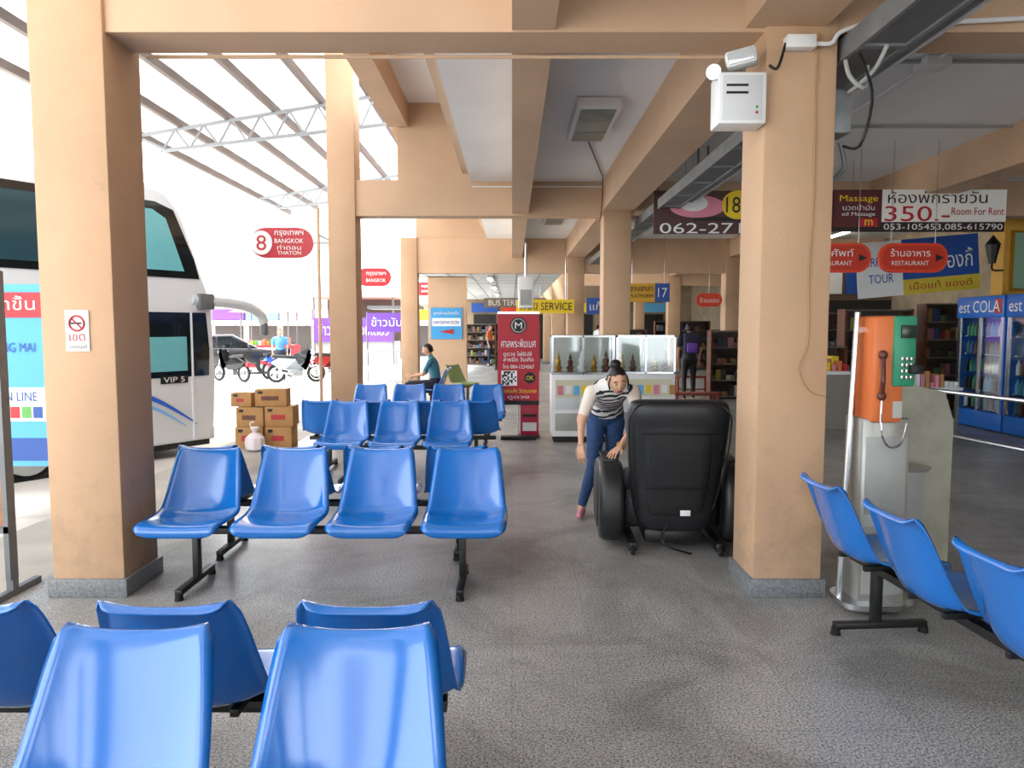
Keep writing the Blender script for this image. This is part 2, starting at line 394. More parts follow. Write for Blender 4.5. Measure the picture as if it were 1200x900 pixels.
# ------------------------------------------------------------------ chairs
def shell_mesh():
    P = [(-.242, .362), (-.25, .395), (-.225, .422), (-.12, .418), (0, .402), (.09, .396), (.155, .414), (.195, .474), (.222, .55), (.252, .645), (.28, .73), (.298, .772), (.314, .785), (.326, .768)]
    W = [.228, .238, .246, .253, .256, .253, .247, .24, .233, .223, .212, .204, .20, .197]
    A = [0, .008, .018, .03, .045, .06, .072, .07, .058, .045, .035, .03, .026, .022]
    prof = [(p[0], p[1], w, a) for p, w, a in zip(P, W, A)]
    nu, nv = 24, 40
    def ev(v):
        t = max(0, min(1, v))*(len(prof)-1); i = min(int(t), len(prof)-2); f = t-i; q = []
        for k in range(4):
            a, b, c, d = (prof[max(i-1, 0)][k], prof[i][k], prof[i+1][k], prof[min(i+2, len(prof)-1)][k])
            q.append(.5*((2*b)+(-a+c)*f+(2*a-5*b+4*c-d)*f*f+(-a+3*b-3*c+d)*f**3))
        return q
    bm = bmesh.new(); G = []
    for j in range(nv+1):
        row = []
        for i in range(nu+1):
            u = -1+2*i/nu; e = max(0, (abs(u)-.5)/.5); k = 1-math.sqrt(max(0, 1-e*e*.98))
            v0 = .14*k; v1 = 1-.19*k; v = v0+(v1-v0)*j/nv
            y, z, w, a = ev(v); y2, z2, _, _ = ev(min(1, v+.01)); y1, z1, _, _ = ev(max(0, v-.01))
            T = Vector((y2-y1, z2-z1)).normalized(); n = Vector((-T.y, T.x))
            am = a*abs(u)**2.6
            if abs(u) > .93: am -= (abs(u)-.93)/.07*.022
            row.append(bm.verts.new((u*w, y+n.x*am, z+n.y*am)))
        G.append(row)
    for j in range(nv):
        for i in range(nu): bm.faces.new((G[j][i], G[j][i+1], G[j+1][i+1], G[j+1][i]))
    bmesh.ops.recalc_face_normals(bm, faces=bm.faces)
    me = bpy.data.meshes.new('seat_shell'); bm.to_mesh(me); bm.free()
    o = bpy.data.objects.new('tmp', me); COL.objects.link(o)
    m = o.modifiers.new('s', 'SOLIDIFY'); m.thickness = .007; m.offset = 0
    dg = bpy.context.evaluated_depsgraph_get(); out = bpy.data.meshes.new_from_object(o.evaluated_get(dg))
    bpy.data.objects.remove(o)
    for p in out.polygons: p.use_smooth = True
    out.name = 'seat_shell'; return out
SHELL = shell_mesh(); SHELL.materials.append(BLUE)
SHELLG = SHELL.copy(); SHELLG.materials.clear(); SHELLG.materials.append(mat('olive_green_plastic', '8aa06a', .4))

def bench(loc, rz, n=4, pitch=.565, shell=SHELL, name='waiting_room_bench'):
    e = empty(name, loc, rz); L = (n-1)*pitch/2
    for i in range(n):
        o = bpy.data.objects.new('seat_%d' % (i+1), shell); COL.objects.link(o); o.parent = e; o.location = (-L+i*pitch, 0, 0)
    f = B('frame')
    f.box(-L-.2, L+.2, -.03, .03, .325, .365, BLACKM, .004)
    for i in range(n):
        x = -L+i*pitch
        for sx in (-.12, .12): f.box(x+sx-.014, x+sx+.014, -.15, .13, .364, .391, BLACKM, .003)
    for x in ((-L+.02, L-.02) if n > 1 else (-.15, .15)):
        f.box(x-.02, x+.02, -.025, .025, .04, .33, BLACKM, .004)
        f.box(x-.022, x+.022, -.27, .22, .03, .065, BLACKM, .005)
        for y in (-.26, .21): f.cone((x, y, 0), (x, y, .04), .026, .02, RUBBER, 12)
    f.done(parent=e)
    return e
PI = math.pi
bench((-1.27, 1.58, 0), 0, 4, .58)
bench((-1.275, 2.36, 0), PI, 4, .575)
bench((-1.115, 4.45, 0), 0, 4, .555)
bench((-1.18, 5.15, 0), PI, 4, .55)
bench((-1.19, 7.55, 0), 0, 3, .54)
bench((-1.22, 8.24, 0), PI, 4, .56)
bench((-1.13, 9.85, 0), 0, 4, .53)
bench((1.94, 2.84, 0), PI/2+.07, 4, .61)
bench((-1.5, 14.0, 0), -PI/2, 2, .56)
bench((-1.02, 15.3, 0), .9, 1, .56, SHELLG, 'green_plastic_chair')

# ------------------------------------------------------------------ massage chair
mc = B('massage_chair')
def sring(w, d, cx, cy, z, e=4, n=32):
    r = []
    for i in range(n):
        a = 2*PI*i/n; ca, sa = math.cos(a), math.sin(a)
        r.append((cx+w/2*math.copysign(abs(ca)**(2/e), ca), cy+d/2*math.copysign(abs(sa)**(2/e), sa), z))
    return r
prof = [(.14, .30, .14, 0), (.17, .46, .20, 0), (.3, .56, .23, -.02), (.5, .62, .24, -.05), (.7, .665, .25, -.09), (.88, .69, .25, -.13), (.99, .69, .24, -.16), (1.055, .66, .20, -.175), (1.08, .58, .13, -.18), (1.085, .4, .05, -.18)]
sm = catmull(prof, 28)
mc.loft([sring(w, d, 0, -.08+y, z) for z, w, d, y in sm], LEATHER)
prof2 = [(.26, .36, .22), (.30, .42, .252), (.5, .46, .265), (.7, .50, .275), (.9, .52, .275), (.965, .48, .26), (.985, .40, .2)]
mc.loft([sring(w, d, 0, -.08-.0-(z-.2)*.175, z, 6) for z, w, d in catmull(prof2, 20)], LEATHER)
for pts in ([(-.25, -.352, .86), (.25, -.352, .86)], [(-.22, -.279, .47), (.22, -.279, .47)]):
    mc.tube(pts, .004, LEATHER2, 6)
mc.tube([(x*.985, y-.0, z) for x, y, z in [(-.26, -.2, .3), (-.30, -.245, .5), (-.335, -.29, .7), (-.345, -.33, .9), (-.33, -.36, 1.0), (-.25, -.34, 1.06), (0, -.34, 1.07), (.25, -.34, 1.06), (.33, -.36, 1.0), (.345, -.33, .9), (.335, -.29, .7), (.30, -.245, .5), (.26, -.2, .3)]], .006, LEATHER2, 6, 40)
armp = catmull([(-.16, .10), (-.20, .25), (-.19, .42), (-.12, .55), (.0, .605), (.2, .60), (.42, .57), (.54, .48), (.56, .3), (.5, .12), (.4, .05), (.1, .04), (-.08, .05), (-.16, .10)], 40)[:-1]
for sx in (-1, 1):
    xf = Matrix.Translation((sx*.435, 0, 0)) @ Matrix.Rotation(PI/2, 4, 'Z')
    mc.poly([(p[0], p[1]) for p in armp], -.09, .09, LEATHER, xf, bev=.045)
    mc.poly([(p[0]*.7+.055, p[1]*.7+.09) for p in armp], -.097, .097, LEATHER2, xf, bev=.01)
    mc.box(sx*.435-.06, sx*.435+.06, .02, .4, .595, .622, LEATHER, .012)
mc.box(-.34, .34, -.02, .58, .12, .42, LEATHER, .05)
mc.box(-.28, .28, .02, .55, .40, .47, LEATHER, .035)
mc.box(-.30, .30, .55, .74, .10, .44, LEATHER, .05)
mc.box(-.2, .2, -.12, .3, .05, .14, BLACKM, .01)
for sx in (-1, 1):
    mc.box(sx*.3-.03, sx*.3+.03, -.28, .4, .03, .09, BLACKM, .01)
    mc.torus((sx*.3, -.27, .04), .026, .014, RUBBER, 'X', 16, 8); mc.cone((sx*.3-.012, -.27, .04), (sx*.3+.012, -.27, .04), .028, .028, GREYD)
    mc.torus((sx*.3, .4, .04), .026, .014, RUBBER, 'X', 16, 8)
mc.box(.03, .10, -.232, -.225, .27, .31, WHITE, .002, Matrix.Rotation(0, 4, 'X'))
mc.tube([(-.05, -.2, .2), (-.1, -.24, .12), (-.05, -.3, .07), (.1, -.28, .02)], .008, BLACKM, 6, 12)
mc.done((1.15, 5.30, 0), math.radians(-3))

# ------------------------------------------------------------------ people
def vox(b, size, name, parent, segs=None, mats=None, smooth_it=3):
    me = b.mesh(0); o = bpy.data.objects.new('t', me); COL.objects.link(o)
    r = o.modifiers.new('r', 'REMESH'); r.mode = 'VOXEL'; r.voxel_size = size
    s2 = o.modifiers.new('s', 'SMOOTH'); s2.factor = .5; s2.iterations = smooth_it
    dg = bpy.context.evaluated_depsgraph_get(); out = bpy.data.meshes.new_from_object(o.evaluated_get(dg)); bpy.data.objects.remove(o)
    out.name = name; out.materials.clear()
    for m in mats: out.materials.append(m)
    if segs:
        for p in out.polygons:
            c = p.center; best = 1e9; bi = 0
            for a, d, ra, rb, mi in segs:
                ad = d-a; tt = max(0, min(1, (c-a).dot(ad)/max(ad.length_squared, 1e-9)))
                q = (c-(a+ad*tt)).length-(ra+(rb-ra)*tt)
                if q < best: best = q; bi = mi
            p.material_index = bi
    for p in out.polygons: p.use_smooth = True
    ob = bpy.data.objects.new(name, out); COL.objects.link(ob); ob.parent = parent
    return ob

def hand(name, w, d, nrm, skin, parent, s=1.0, curl=.5, side=1):
    w = Vector(w); d = Vector(d).normalized(); n = Vector(nrm); n = (n-d*n.dot(d)).normalized(); sd = d.cross(n)*side
    b = B(name); sc = s
    for k in range(4):
        o = (k-1.5)*.019*sc
        b.caps(w+sd*o*.6, w+d*.08*sc+sd*o, .012*sc, .011*sc, skin, 8)
    for k, l in enumerate((.066, .075, .070, .054)):
        o = (k-1.5)*.0205*sc; p = w+d*.082*sc+sd*o; dd = (d+sd*(k-1.5)*.06).normalized(); r = .0085*sc
        for j, fr in enumerate((.45, .32, .23)):
            dd = (dd+n*curl*(.5 if j == 0 else .8)).normalized(); q = p+dd*l*fr*sc
            b.caps(p, q, r, r*.9, skin, 8); p = q; r *= .9
    p = w+d*.025*sc-sd*.025*sc; q = p+(d*.7-sd*.75+n*.3).normalized()*.038*sc
    b.caps(p, q, .012*sc, .0105*sc, skin, 8); q2 = q+(d-sd*.3+n*.4).normalized()*.028*sc; b.caps(q, q2, .0100*sc, .0085*sc, skin, 8)
    return vox(b, .004, name, parent, None, [skin], 1)

def person(name, J, shirt, pants, skin=SKIN, hair=HAIR, shoe=BLACK, sleeve='short', scale=1.0, female=False, bun=False, upper=None, voxel=.012):
    V = {k: Vector(v) for k, v in J.items() if k not in ('hyaw', 'hpitch', 'hroll')}
    e = empty(name)
    upper = upper or shirt
    b = B('body'); mats = [shirt, pants, skin, upper, shoe]
    S = scale; pel, wai, che, nec, hd = V['pel'], V['wai'], V['che'], V['nec'], V['head']
    uh = (V['hipR']-V['hipL']).normalized(); us = (V['shR']-V['shL']).normalized()
    dn = (pel-wai).normalized()
    cs = [(pel+dn*.10*S, .115, .085, 0), (pel+dn*.04*S, .158, .115, 0), (pel, .165, .118, 0), ((pel+wai)/2, .15, .105, .2), (wai, .128 if female else .145, .095, .4), ((wai+che)/2, .142, .105, .7), (che, .158, .112, 1), (che.lerp(nec, .5), .16, .098, 1), (che.lerp(nec, .82), .11, .075, 1), (nec, .055, .055, 1)]
    rings = []
    for i, (c, a, bd, t) in enumerate(cs):
        ax = ((cs[min(i+1, len(cs)-1)][0])-(cs[max(i-1, 0)][0])).normalized()
        u = uh.lerp(us, t); u = (u-ax*u.dot(ax)).normalized(); f = u.cross(ax)
        rings.append([c+u*a*S*math.cos(2*PI*k/20)+f*bd*S*math.sin(2*PI*k/20) for k in range(20)])
    b.loft(rings, skin)
    b.caps(nec-(hd-nec)*.1, nec.lerp(hd, .7), .052*S, .048*S, skin)
    segs = [(pel+dn*.1, pel-dn*.03, .15*S, .16*S, 1), (pel-dn*.06, wai, .15*S, .13*S, 0), (wai, che, .13*S, .15*S, 0), (che, che.lerp(nec, .8), .15*S, .09*S, 0), (nec, hd, .05*S, .05*S, 2)]
    for s_ in 'LR':
        sh, el, wr = V['sh'+s_], V['el'+s_], V['wr'+s_]
        lo = 1.2 if female else 1.1
        b.caps(che.lerp(nec, .55), sh, .07*S, .055*S, skin); b.caps(sh, el, .050*S*lo, .036*S*lo, skin); b.caps(el, wr, .034*S, .023*S, skin)
        segs.append((che.lerp(nec, .5), sh, .07*S, .055*S, 0))
        if sleeve == 'long': segs += [(sh, el, .055*S, .045*S, 3), (el, wr, .04*S, .03*S, 3)]
        else: segs += [(sh, sh.lerp(el, .72), .06*S, .05*S, 3), (sh.lerp(el, .80), el, .045*S, .04*S, 2), (el, wr, .036*S, .024*S, 2)]
        hp, kn, an, to = V['hip'+s_], V['kn'+s_], V['an'+s_], V['toe'+s_]
        b.caps(hp, kn, .088*S, .058*S, skin); b.caps(kn, kn.lerp(an, .35), .056*S, .054*S, skin); b.caps(kn.lerp(an, .35), an, .054*S, .038*S, skin)
        segs += [(hp, kn, .088*S, .058*S, 1), (kn, kn.lerp(an, .9), .056*S, .04*S, 1), (an+(an-kn).normalized()*.05, an+(an-kn).normalized()*.02, .035, .035, 2)]
        ft = (to-an); ft.z = 0; ft.normalize()
        zb = to.z
        b.caps(an, Vector((an.x, an.y, zb+.03)), .036*S, .034*S, skin, 12)
        b.caps(Vector((an.x, an.y, zb+.03))-ft*.03, to+Vector((0, 0, .028)), .034*S, .028*S, skin, 12)
        segs.append((Vector((an.x, an.y, zb+.025)), to+Vector((0, 0, .02)), .035, .03, 4))
    vox(b, voxel, 'body', e, segs, mats, 3)
    # head
    M = Matrix.Translation(hd) @ Matrix.Rotation(J.get('hyaw', 0), 4, 'Z') @ Matrix.Rotation(J.get('hpitch', 0), 4, 'X') @ Matrix.Rotation(J.get('hroll', 0), 4, 'Y') @ Matrix.Scale(S, 4)
    h = B('head'); h.X = M
    tb = bmesh.new(); bmesh.ops.create_uvsphere(tb, u_segments=32, v_segments=24, radius=1)
    for v in tb.verts:
        x, y, z = v.co
        k = max(0, -z); w = 1-.34*k**1.6
        if y < 0:
            y *= (1-.12*abs(z)) ; y = max(y, -.93)
            if z < -.55: y -= .06*(1-abs(x))
        else: y *= 1.05*(1-.35*k)
        if -.1 < z < .3 and y < -.3 and .2 < abs(x) < .6: y += .05
        v.co = (x*.074*w, y*.096, z*.112)
    h.merge(tb, skin)
    h.loft([[(-.006, -.088, .022), (.006, -.088, .022), (.004, -.092, .02)], [(-.011, -.088, -.004), (.011, -.088, -.004), (0, -.103, -.004)], [(-.017, -.084, -.026), (.017, -.084, -.026), (0, -.112, -.022)], [(-.012, -.082, -.034), (.012, -.082, -.034), (0, -.098, -.033)]], skin)
    for sx in (-1, 1):
        h.ball((sx*.029, -.080, .012), (.014, .009, .0075), EYEW, 12); h.ball((sx*.029, -.0865, .011), (.0068, .005, .0068), HAIR, 10)
        h.ball((sx*.029, -.083, .019), (.017, .008, .004), skin, 10); h.ball((sx*.030, -.0835, .033), (.019, .006, .0035), HAIR, 10)
        h.ball((sx*.072, .004, -.005), (.009, .018, .03), skin, 12)
    h.ball((0, -.086, -.055), (.023, .008, .0055), LIP, 12); h.ball((0, -.084, -.063), (.019, .008, .006), LIP, 12)
    h.done(parent=e, smooth=60)
    hr = B('hair'); hr.X = M
    tb = bmesh.new(); bmesh.ops.create_uvsphere(tb, u_segments=32, v_segments=24, radius=1)
    rm = []
    for v in tb.verts:
        x, y, z = v.co
        if (y < -.25+(.25*abs(x)) and z < .68-.25*abs(x)) or z < (-.55 if not female else -.75) or (z < -.1 and y < .05): rm.append(v)
        v.co = (x*.081, y*.103+.004, z*.119+.002)
    bmesh.ops.delete(tb, geom=rm, context='VERTS'); bmesh.ops.solidify(tb, geom=tb.faces[:], thickness=.006)
    hr.merge(tb, hair)
    if bun:
        hr.ball((.0, .05, .118), (.045, .042, .038), hair, 16); hr.torus((0, .04, .098), .026, .007, WHITE, 'Z', 16, 6)
        for sx in (-1, 1): hr.tube([(sx*.066, -.050, .06), (sx*.078, -.045, 0), (sx*.072, -.048, -.05)], .006, hair, 6, 8)
    hr.done(parent=e, smooth=60)
    for s_ in 'LR':
        d = V['wr'+s_]-V['el'+s_]
        hdv = V.get('hd'+s_, d); n = V.get('hn'+s_, Vector((0, 1, 0)) if abs(d.normalized().y) < .8 else Vector((0, 0, -1)))
        hand('hand_'+s_.lower(), V['wr'+s_], hdv, n, skin, e, S, .35, 1 if s_ == 'L' else -1)
    return e

# bending woman   (L = viewer's left)
g = person('woman_bending', dict(
    pel=(.79, 6.24, .83), wai=(.79, 6.10, .97), che=(.785, 5.90, 1.07), nec=(.79, 5.74, 1.14), head=(.80, 5.63, 1.175),
    hyaw=.12, hpitch=.42, hroll=-.14,
    hipL=(.71, 6.22, .78), hipR=(.87, 6.22, .78), knL=(.67, 6.06, .43), knR=(.84, 6.20, .44), anL=(.585, 6.13, .09), anR=(.86, 6.40, .09), toeL=(.55, 5.98, .01), toeR=(.85, 6.26, .01),
    shL=(.625, 5.80, 1.07), shR=(.955, 5.80, 1.07), elL=(.545, 5.78, .85), wrL=(.53, 5.66, .68), elR=(.955, 5.64, .85), wrR=(.80, 5.46, .69),
    hdL=(0, -.35, -1), hnL=(.6, .8, 0), hdR=(-.55, -.65, -.30), hnR=(0, 0, -1)),
    STRIPE, JEANS, skin=mat('skin_light', 'd6a78a', .5, var=.05, vscale=10), female=True, bun=True, upper=mat('cream_sleeve', 'e9dcd0', .8), shoe=PINK, scale=.96, voxel=.009)
bc = B('bracelet'); bc.torus((0, 0, 0), .030, .006, GOLD, 'Z', 20, 8); o = bc.done((.812, 5.475, .70), parent=g); o.rotation_euler = (1.0, .6, 0)

person('man_seated', dict(
    pel=(-1.42, 13.72, .54), wai=(-1.42, 13.72, .70), che=(-1.46, 13.72, .86), nec=(-1.50, 13.72, 1.02), head=(-1.56, 13.72, 1.16), hyaw=-PI/2, hpitch=.25,
    hipL=(-1.46, 13.62, .52), hipR=(-1.46, 13.82, .52), knL=(-1.92, 13.58, .52), knR=(-1.92, 13.88, .52), anL=(-1.95, 13.58, .09), anR=(-1.88, 13.9, .09), toeL=(-2.1, 13.56, .01), toeR=(-2.03, 13.9, .01),
    shL=(-1.49, 13.53, .96), shR=(-1.49, 13.91, .96), elL=(-1.62, 13.50, .72), elR=(-1.62, 13.94, .72), wrL=(-1.84, 13.62, .68), wrR=(-1.84, 13.82, .68)),
    TEAL, NAVY, voxel=.016)
def stand(name, x, y, yaw, shirt, pants, z0=0, hair=HAIR, sc=1.0, **k):
    c, s = math.cos(yaw), math.sin(yaw)
    def P(a, b, h): return (x+a*c-b*s, y+a*s+b*c, z0+h*sc)
    return person(name, dict(pel=P(0, 0, .92), wai=P(0, 0, 1.07), che=P(0, 0, 1.25), nec=P(0, .01, 1.42), head=P(0, -.02, 1.55), hyaw=yaw,
        hipL=P(-.09, 0, .88), hipR=P(.09, 0, .88), knL=P(-.1, -.04, .48), knR=P(.11, .03, .48), anL=P(-.1, .0, .09), anR=P(.12, .12, .09), toeL=P(-.11, -.15, .01), toeR=P(.13, -.03, .01),
        shL=P(-.18, 0, 1.36), shR=P(.18, 0, 1.36), elL=P(-.23, .02, 1.1), elR=P(.23, .02, 1.1), wrL=P(-.22, -.05, .86), wrR=P(.22, -.05, .86)), shirt, pants, hair=hair, voxel=.018, **k)
mn = stand('man_with_backpack', 3.72, 15.6, PI, NAVY, BLACK, female=False)
bp = B('backpack'); bp.X = Matrix.Rotation(0, 4, 'Z')
bp.box(-.16, .16, -.27, -.1, 1.02, 1.45, mat('backpack_dark', '2a2740', .8), .05); bp.box(-.11, .11, -.31, -.24, 1.05, 1.25, PURPLE, .03)
bp.tube([(-.1, -.1, 1.42), (-.11, .0, 1.5), (-.11, .12, 1.35)], .015, BLACK, 6, 8); bp.tube([(.1, -.1, 1.42), (.11, .0, 1.5), (.11, .12, 1.35)], .015, BLACK, 6, 8)
bp.done((3.72, 15.6, 0), parent=mn)
stand('pedestrian', 6.2, 31.0, .6, mat('pink_shirt', 'c26b7c', .8), NAVY)
stand('pedestrian', 3.8, 33.0, 2.2, WHITE, BROWN)
stand('motorcyclist', -7.4, 23.7, .3, mat('blue_vest', '4f86c6', .8), NAVY, z0=-.15)
stand('pedestrian', -.9, 30, 1.2, mat('orange_shirt', 'c8623a', .8), NAVY)
stand('shop_customer', 6.1, 12.4, 2.6, mat('beige_shirt', 'c9b79a', .8), NAVY, female=True)

# ------------------------------------------------------------------ display cabinet
def cabinet(x0, x1, y0, y1):
    b = B('glass_display_cabinet')
    b.box(x0, x1, y0, y1, .08, .93, WHITE, .008); b.box(x0+.03, x1-.03, y0+.03, y1, 0, .08, DARK)
    n = 2; w = (x1-x0)/n
    for i in range(n):
        b.box(x0+i*w+.05, x0+(i+1)*w-.05, y0-.006, y0, .16, .40, GREYP, .003)
        b.box(x0+i*w+.05, x0+(i+1)*w-.05, y0-.006, y0, .45, .85, mat('panel_white', 'dfe3e4', .5), .003)
    b.box(x0+.05, x1-.05, y0-.012, y0-.006, .62, .86, mat('poster_mixed', 'd8d2b8', .6))
    for i in range(7): b.box(x0+.08+i*.11, x0+.16+i*.11, y0-.014, y0-.012, .65+.02*(i % 2), .78, [PINK, WHITE, LBLUE, YEL, PINK, WHITE, CARD][i])
    for x in (x0+.012, (x0+x1)/2, x1-.012):
        for y in (y0+.012, y1-.012): b.box(x-.012, x+.012, y-.012, y+.012, .93, 1.46, CHROME)
    for z in (.945, 1.45):
        b.box(x0, x1, y0, y0+.024, z-.012, z+.012, CHROME); b.box(x0, x1, y1-.024, y1, z-.012, z+.012, CHROME)
        b.box(x0, x0+.024, y0, y1, z-.012, z+.012, CHROME); b.box(x1-.024, x1, y0, y1, z-.012, z+.012, CHROME)
    b.box(x0+.02, x1-.02, y1-.02, y1-.01, .95, 1.45, mat('cabinet_back', 'c9d0ca', .4))
    b.box(x0+.02, x1-.02, y0+.008, y0+.012, .95, 1.44, GLASS); b.box(x0+.01, x1-.01, y0, y1, 1.462, 1.468, GLASS)
    k = 5
    for i in range(k):
        x = x0+.1+(x1-x0-.2)*i/(k-1); y = y0+.17; s = .8+.35*random.random()
        b.lathe([(.05*s, 0), (.055*s, .02*s), (.04*s, .04*s), (.06*s, .05*s), (.065*s, .08*s), (.035*s, .10*s), (.045*s, .16*s), (.04*s, .19*s), (.015*s, .20*s), (.026*s, .225*s), (.024*s, .25*s), (.01*s, .27*s), (.003*s, .31*s)], (x, y, .955), [GOLD, BROWN, WHITE][i % 3] if i % 3 else GOLD, 12)
    b.done()
cabinet(.54, 1.40, 10.1, 10.55)
cabinet(1.44, 2.26, 10.25, 10.7)
B('monitor_box').box(.12, .42, 14.5, 14.8, 1.95, 2.55, WHITE, .01).box(.16, .38, 14.49, 14.5, 2.0, 2.3, GREYP).cone((.27, 14.65, 2.55), (.27, 14.65, 3.23), .02, .02, CHROME).done()

# red roll-up banner
b = B('rollup_banner')
b.box(-.20, .38, 10.36, 10.375, .55, 1.76, mat('banner_red', 'b0122a', .45)); b.box(-.20, .38, 10.34, 10.39, 1.76, 1.79, CHROME)
b.box(-.16, .34, 10.30, 10.45, 0, .05, BLACK, .01); b.cone((.09, 10.4, .05), (.09, 10.4, 1.76), .012, .012, CHROME)
b.box(-.20, .38, 10.35, 10.374, .49, .55, BLACK)
b.poly(ell(.09, 1.60, .115, .115), 10.352, 10.36, BLACK); b.poly(ell(.09, 1.60, .10, .10), 10.349, 10.353, GREYP); b.poly(ell(.09, 1.60, .085, .085), 10.346, 10.35, BLACK)
b.text('M', .09, 10.344, 1.60, .1, .09, WHITE)
b.text('ศาลพระพิฆเนศ', .09, 10.353, 1.35, .48, .11, WHITE)
b.text('ดูดวง ไพ่ยิปซี\nลายมือ วันเกิด', .09, 10.353, 1.17, .42, .14, WHITE)
b.text('โทร 084-1234567', .09, 10.353, 1.03, .44, .06, WHITE)
b.box(-.15, .07, 10.35, 10.36, .76, .97, WHITE)
for i in range(8):
    for j in range(8):
        if random.random() < .5: b.box(-.14+i*.025, -.115+i*.025, 10.346, 10.35, .77+j*.024, .794+j*.024, BLACK)
b.poly(ell(.25, .87, .08, .08), 10.35, 10.36, BLACK); b.text('OK', .25, 10.348, .87, .1, .06, YEL)
b.text('มีของขลัง วัตถุมงคล', .09, 10.353, .68, .5, .08, YEL); b.text('ดูดวง', .09, 10.353, .59, .3, .05, WHITE)
b.done()
b = B('red_pedestal'); b.box(.10, .40, 10.5, 10.8, 0, .02, BLACK); b.box(.12, .38, 10.52, 10.78, .02, .52, mat('magenta_red', 'b5203f', .4), .01); b.box(.15, .35, 10.51, 10.52, .1, .22, WHITE); b.box(.15, .35, 10.51, 10.52, .3, .34, BLACK); b.done()

# ------------------------------------------------------------------ signs
b = B('bus_bay_sign')     # sign 8
b.poly(rrect(-3.68, 2.92, 1.0, .48, .235), 12.0, 12.05, RED); b.poly(ell(-4.0, 2.92, .17, .19), 11.985, 12.0, WHITE)
b.text('8', -4.0, 11.98, 2.92, .16, .24, RED); b.text('กรุงเทพฯ', -3.56, 11.99, 3.06, .46, .1, WHITE); b.text('BANGKOK', -3.56, 11.99, 2.95, .46, .07, WHITE)
b.text('ท่าตอน', -3.56, 11.99, 2.85, .38, .08, WHITE); b.text('THATON', -3.56, 11.99, 2.76, .38, .06, WHITE)
b.tube([(-3.2, 12.03, 2.92), (-2.83, 12.03, 2.92), (-2.83, 11.01, 2.92)], .02, CHROME)
b.done()
for (x, y, z) in ((-3.5, 19, 2.84), (-2.95, 26, 2.9)):
    b = B('bus_bay_sign'); b.poly(rrect(x, z, .85, .46, .22), y, y+.05, RED); b.text('กรุงเทพฯ', x+.05, y-.01, z+.07, .5, .12, WHITE); b.text('BANGKOK', x+.05, y-.01, z-.08, .5, .09, WHITE)
    b.tube([(x+.4, y+.03, z), (x+1.1, y+.03, z)], .02, CHROME); b.done()

b = B('no_smoking_sign'); b.box(-2.545, -2.41, 4.24, 4.25, 1.44, 1.675, WHITE, .003)
b.torus((-2.478, 4.238, 1.60), .042, .006, RED, 'Y', 28, 6); b.box(-2.51, -2.45, 4.236, 4.239, 1.596, 1.606, BLACK); b.tube([(-2.508, 4.237, 1.63), (-2.448, 4.237, 1.57)], .004, RED, 6)
b.text('เขต', -2.478, 4.238, 1.52, .09, .04, RED); b.text('ปลอดบุหรี่', -2.478, 4.238, 1.465, .11, .03, BLACK); b.done()

b = B('room_rental_sign')
b.box(4.05, 6.22, 9.5, 9.54, 2.78, 3.30, mat('sign_dark', '2b1d1c', .5)); b.box(4.66, 6.22, 9.485, 9.5, 2.90, 3.30, mat('sign_white', 'f0eee8', .5)); b.box(4.05, 4.64, 9.485, 9.5, 2.84, 3.28, mat('maroon', '5a1d22', .5))
b.text('ห้องพักรายวัน', 5.35, 9.478, 3.21, 1.25, .16, BLACK); b.text('350.-', 5.10, 9.478, 3.0, .82, .19, RED); b.text('Room For Rent', 5.86, 9.478, 3.03, .66, .09, RED)
b.text('053-105453,085-615790', 5.44, 9.492, 2.835, 1.5, .085, WHITE)
b.text('Massage', 4.36, 9.478, 3.18, .48, .1, YEL); b.text('นวดน้ำมัน', 4.36, 9.478, 3.08, .40, .07, WHITE); b.text('oil Massage', 4.36, 9.478, 2.99, .42, .06, WHITE)
b.box(4.38, 4.6, 9.478, 9.486, 2.84, 2.94, RED); b.text('m', 4.49, 9.474, 2.89, .1, .07, YEL)
for x in (4.3, 6.0): b.cone((x, 9.52, 3.3), (x, 9.52, 3.675), .005, .005, CHROME, 6)
b.done()
b = B('massage_sign')
b.box(1.8, 4.0, 9.56, 9.6, 2.76, 3.30, mat('sign_brown', '4a2b25', .5)); b.poly(ell(2.86, 3.12, .20, .18), 9.545, 9.56, YEL); b.text('180', 2.86, 9.54, 3.12, .3, .2, BLACK)
b.poly(ell(2.35, 3.1, .35, .14), 9.55, 9.56, PINK); b.poly(ell(2.3, 3.14, .18, .10), 9.545, 9.56, WHITE)
b.text('Massage', 3.4, 9.55, 3.15, .7, .15, YEL); b.text('062-2712253', 2.75, 9.55, 2.83, 1.75, .13, WHITE)
b.box(2.3, 3.1, 9.552, 9.56, 2.92, 2.97, BLACK)
for x in (2.2, 3.8): b.cone((x, 9.58, 3.3), (x, 9.58, 3.675), .005, .005, CHROME, 6)
b.done()
for (cx, txt) in ((4.55, 'ร้านอาหาร'), (3.68, 'โทรศัพท์')):
    b = B('shop_direction_sign'); pts = rrect(cx, 2.36, .78, .33, .15)
    b.poly(pts, 8.5, 8.54, REDO); b.poly(rrect(cx, 2.36, .72, .27, .13), 8.494, 8.5, mat('sign_orange_dark', 'c22f16', .4))
    b.text(txt, cx-.04, 8.488, 2.42, .45, .09, WHITE); b.text('RESTAURANT', cx-.04, 8.488, 2.30, .42, .05, WHITE)
    b.poly([(cx+.25, 2.40), (cx+.34, 2.36), (cx+.25, 2.32)], 8.486, 8.492, BLACK)
    for x in (cx-.25, cx+.25): b.cone((x, 8.52, 2.52), (x, 8.52, 3.675), .004, .004, CHROME, 6)
    b.done()
b = B('shop_banner'); xf = Matrix.Translation((6.5, 12, 2.55)) @ Matrix.Rotation(math.radians(-5), 4, 'Y')
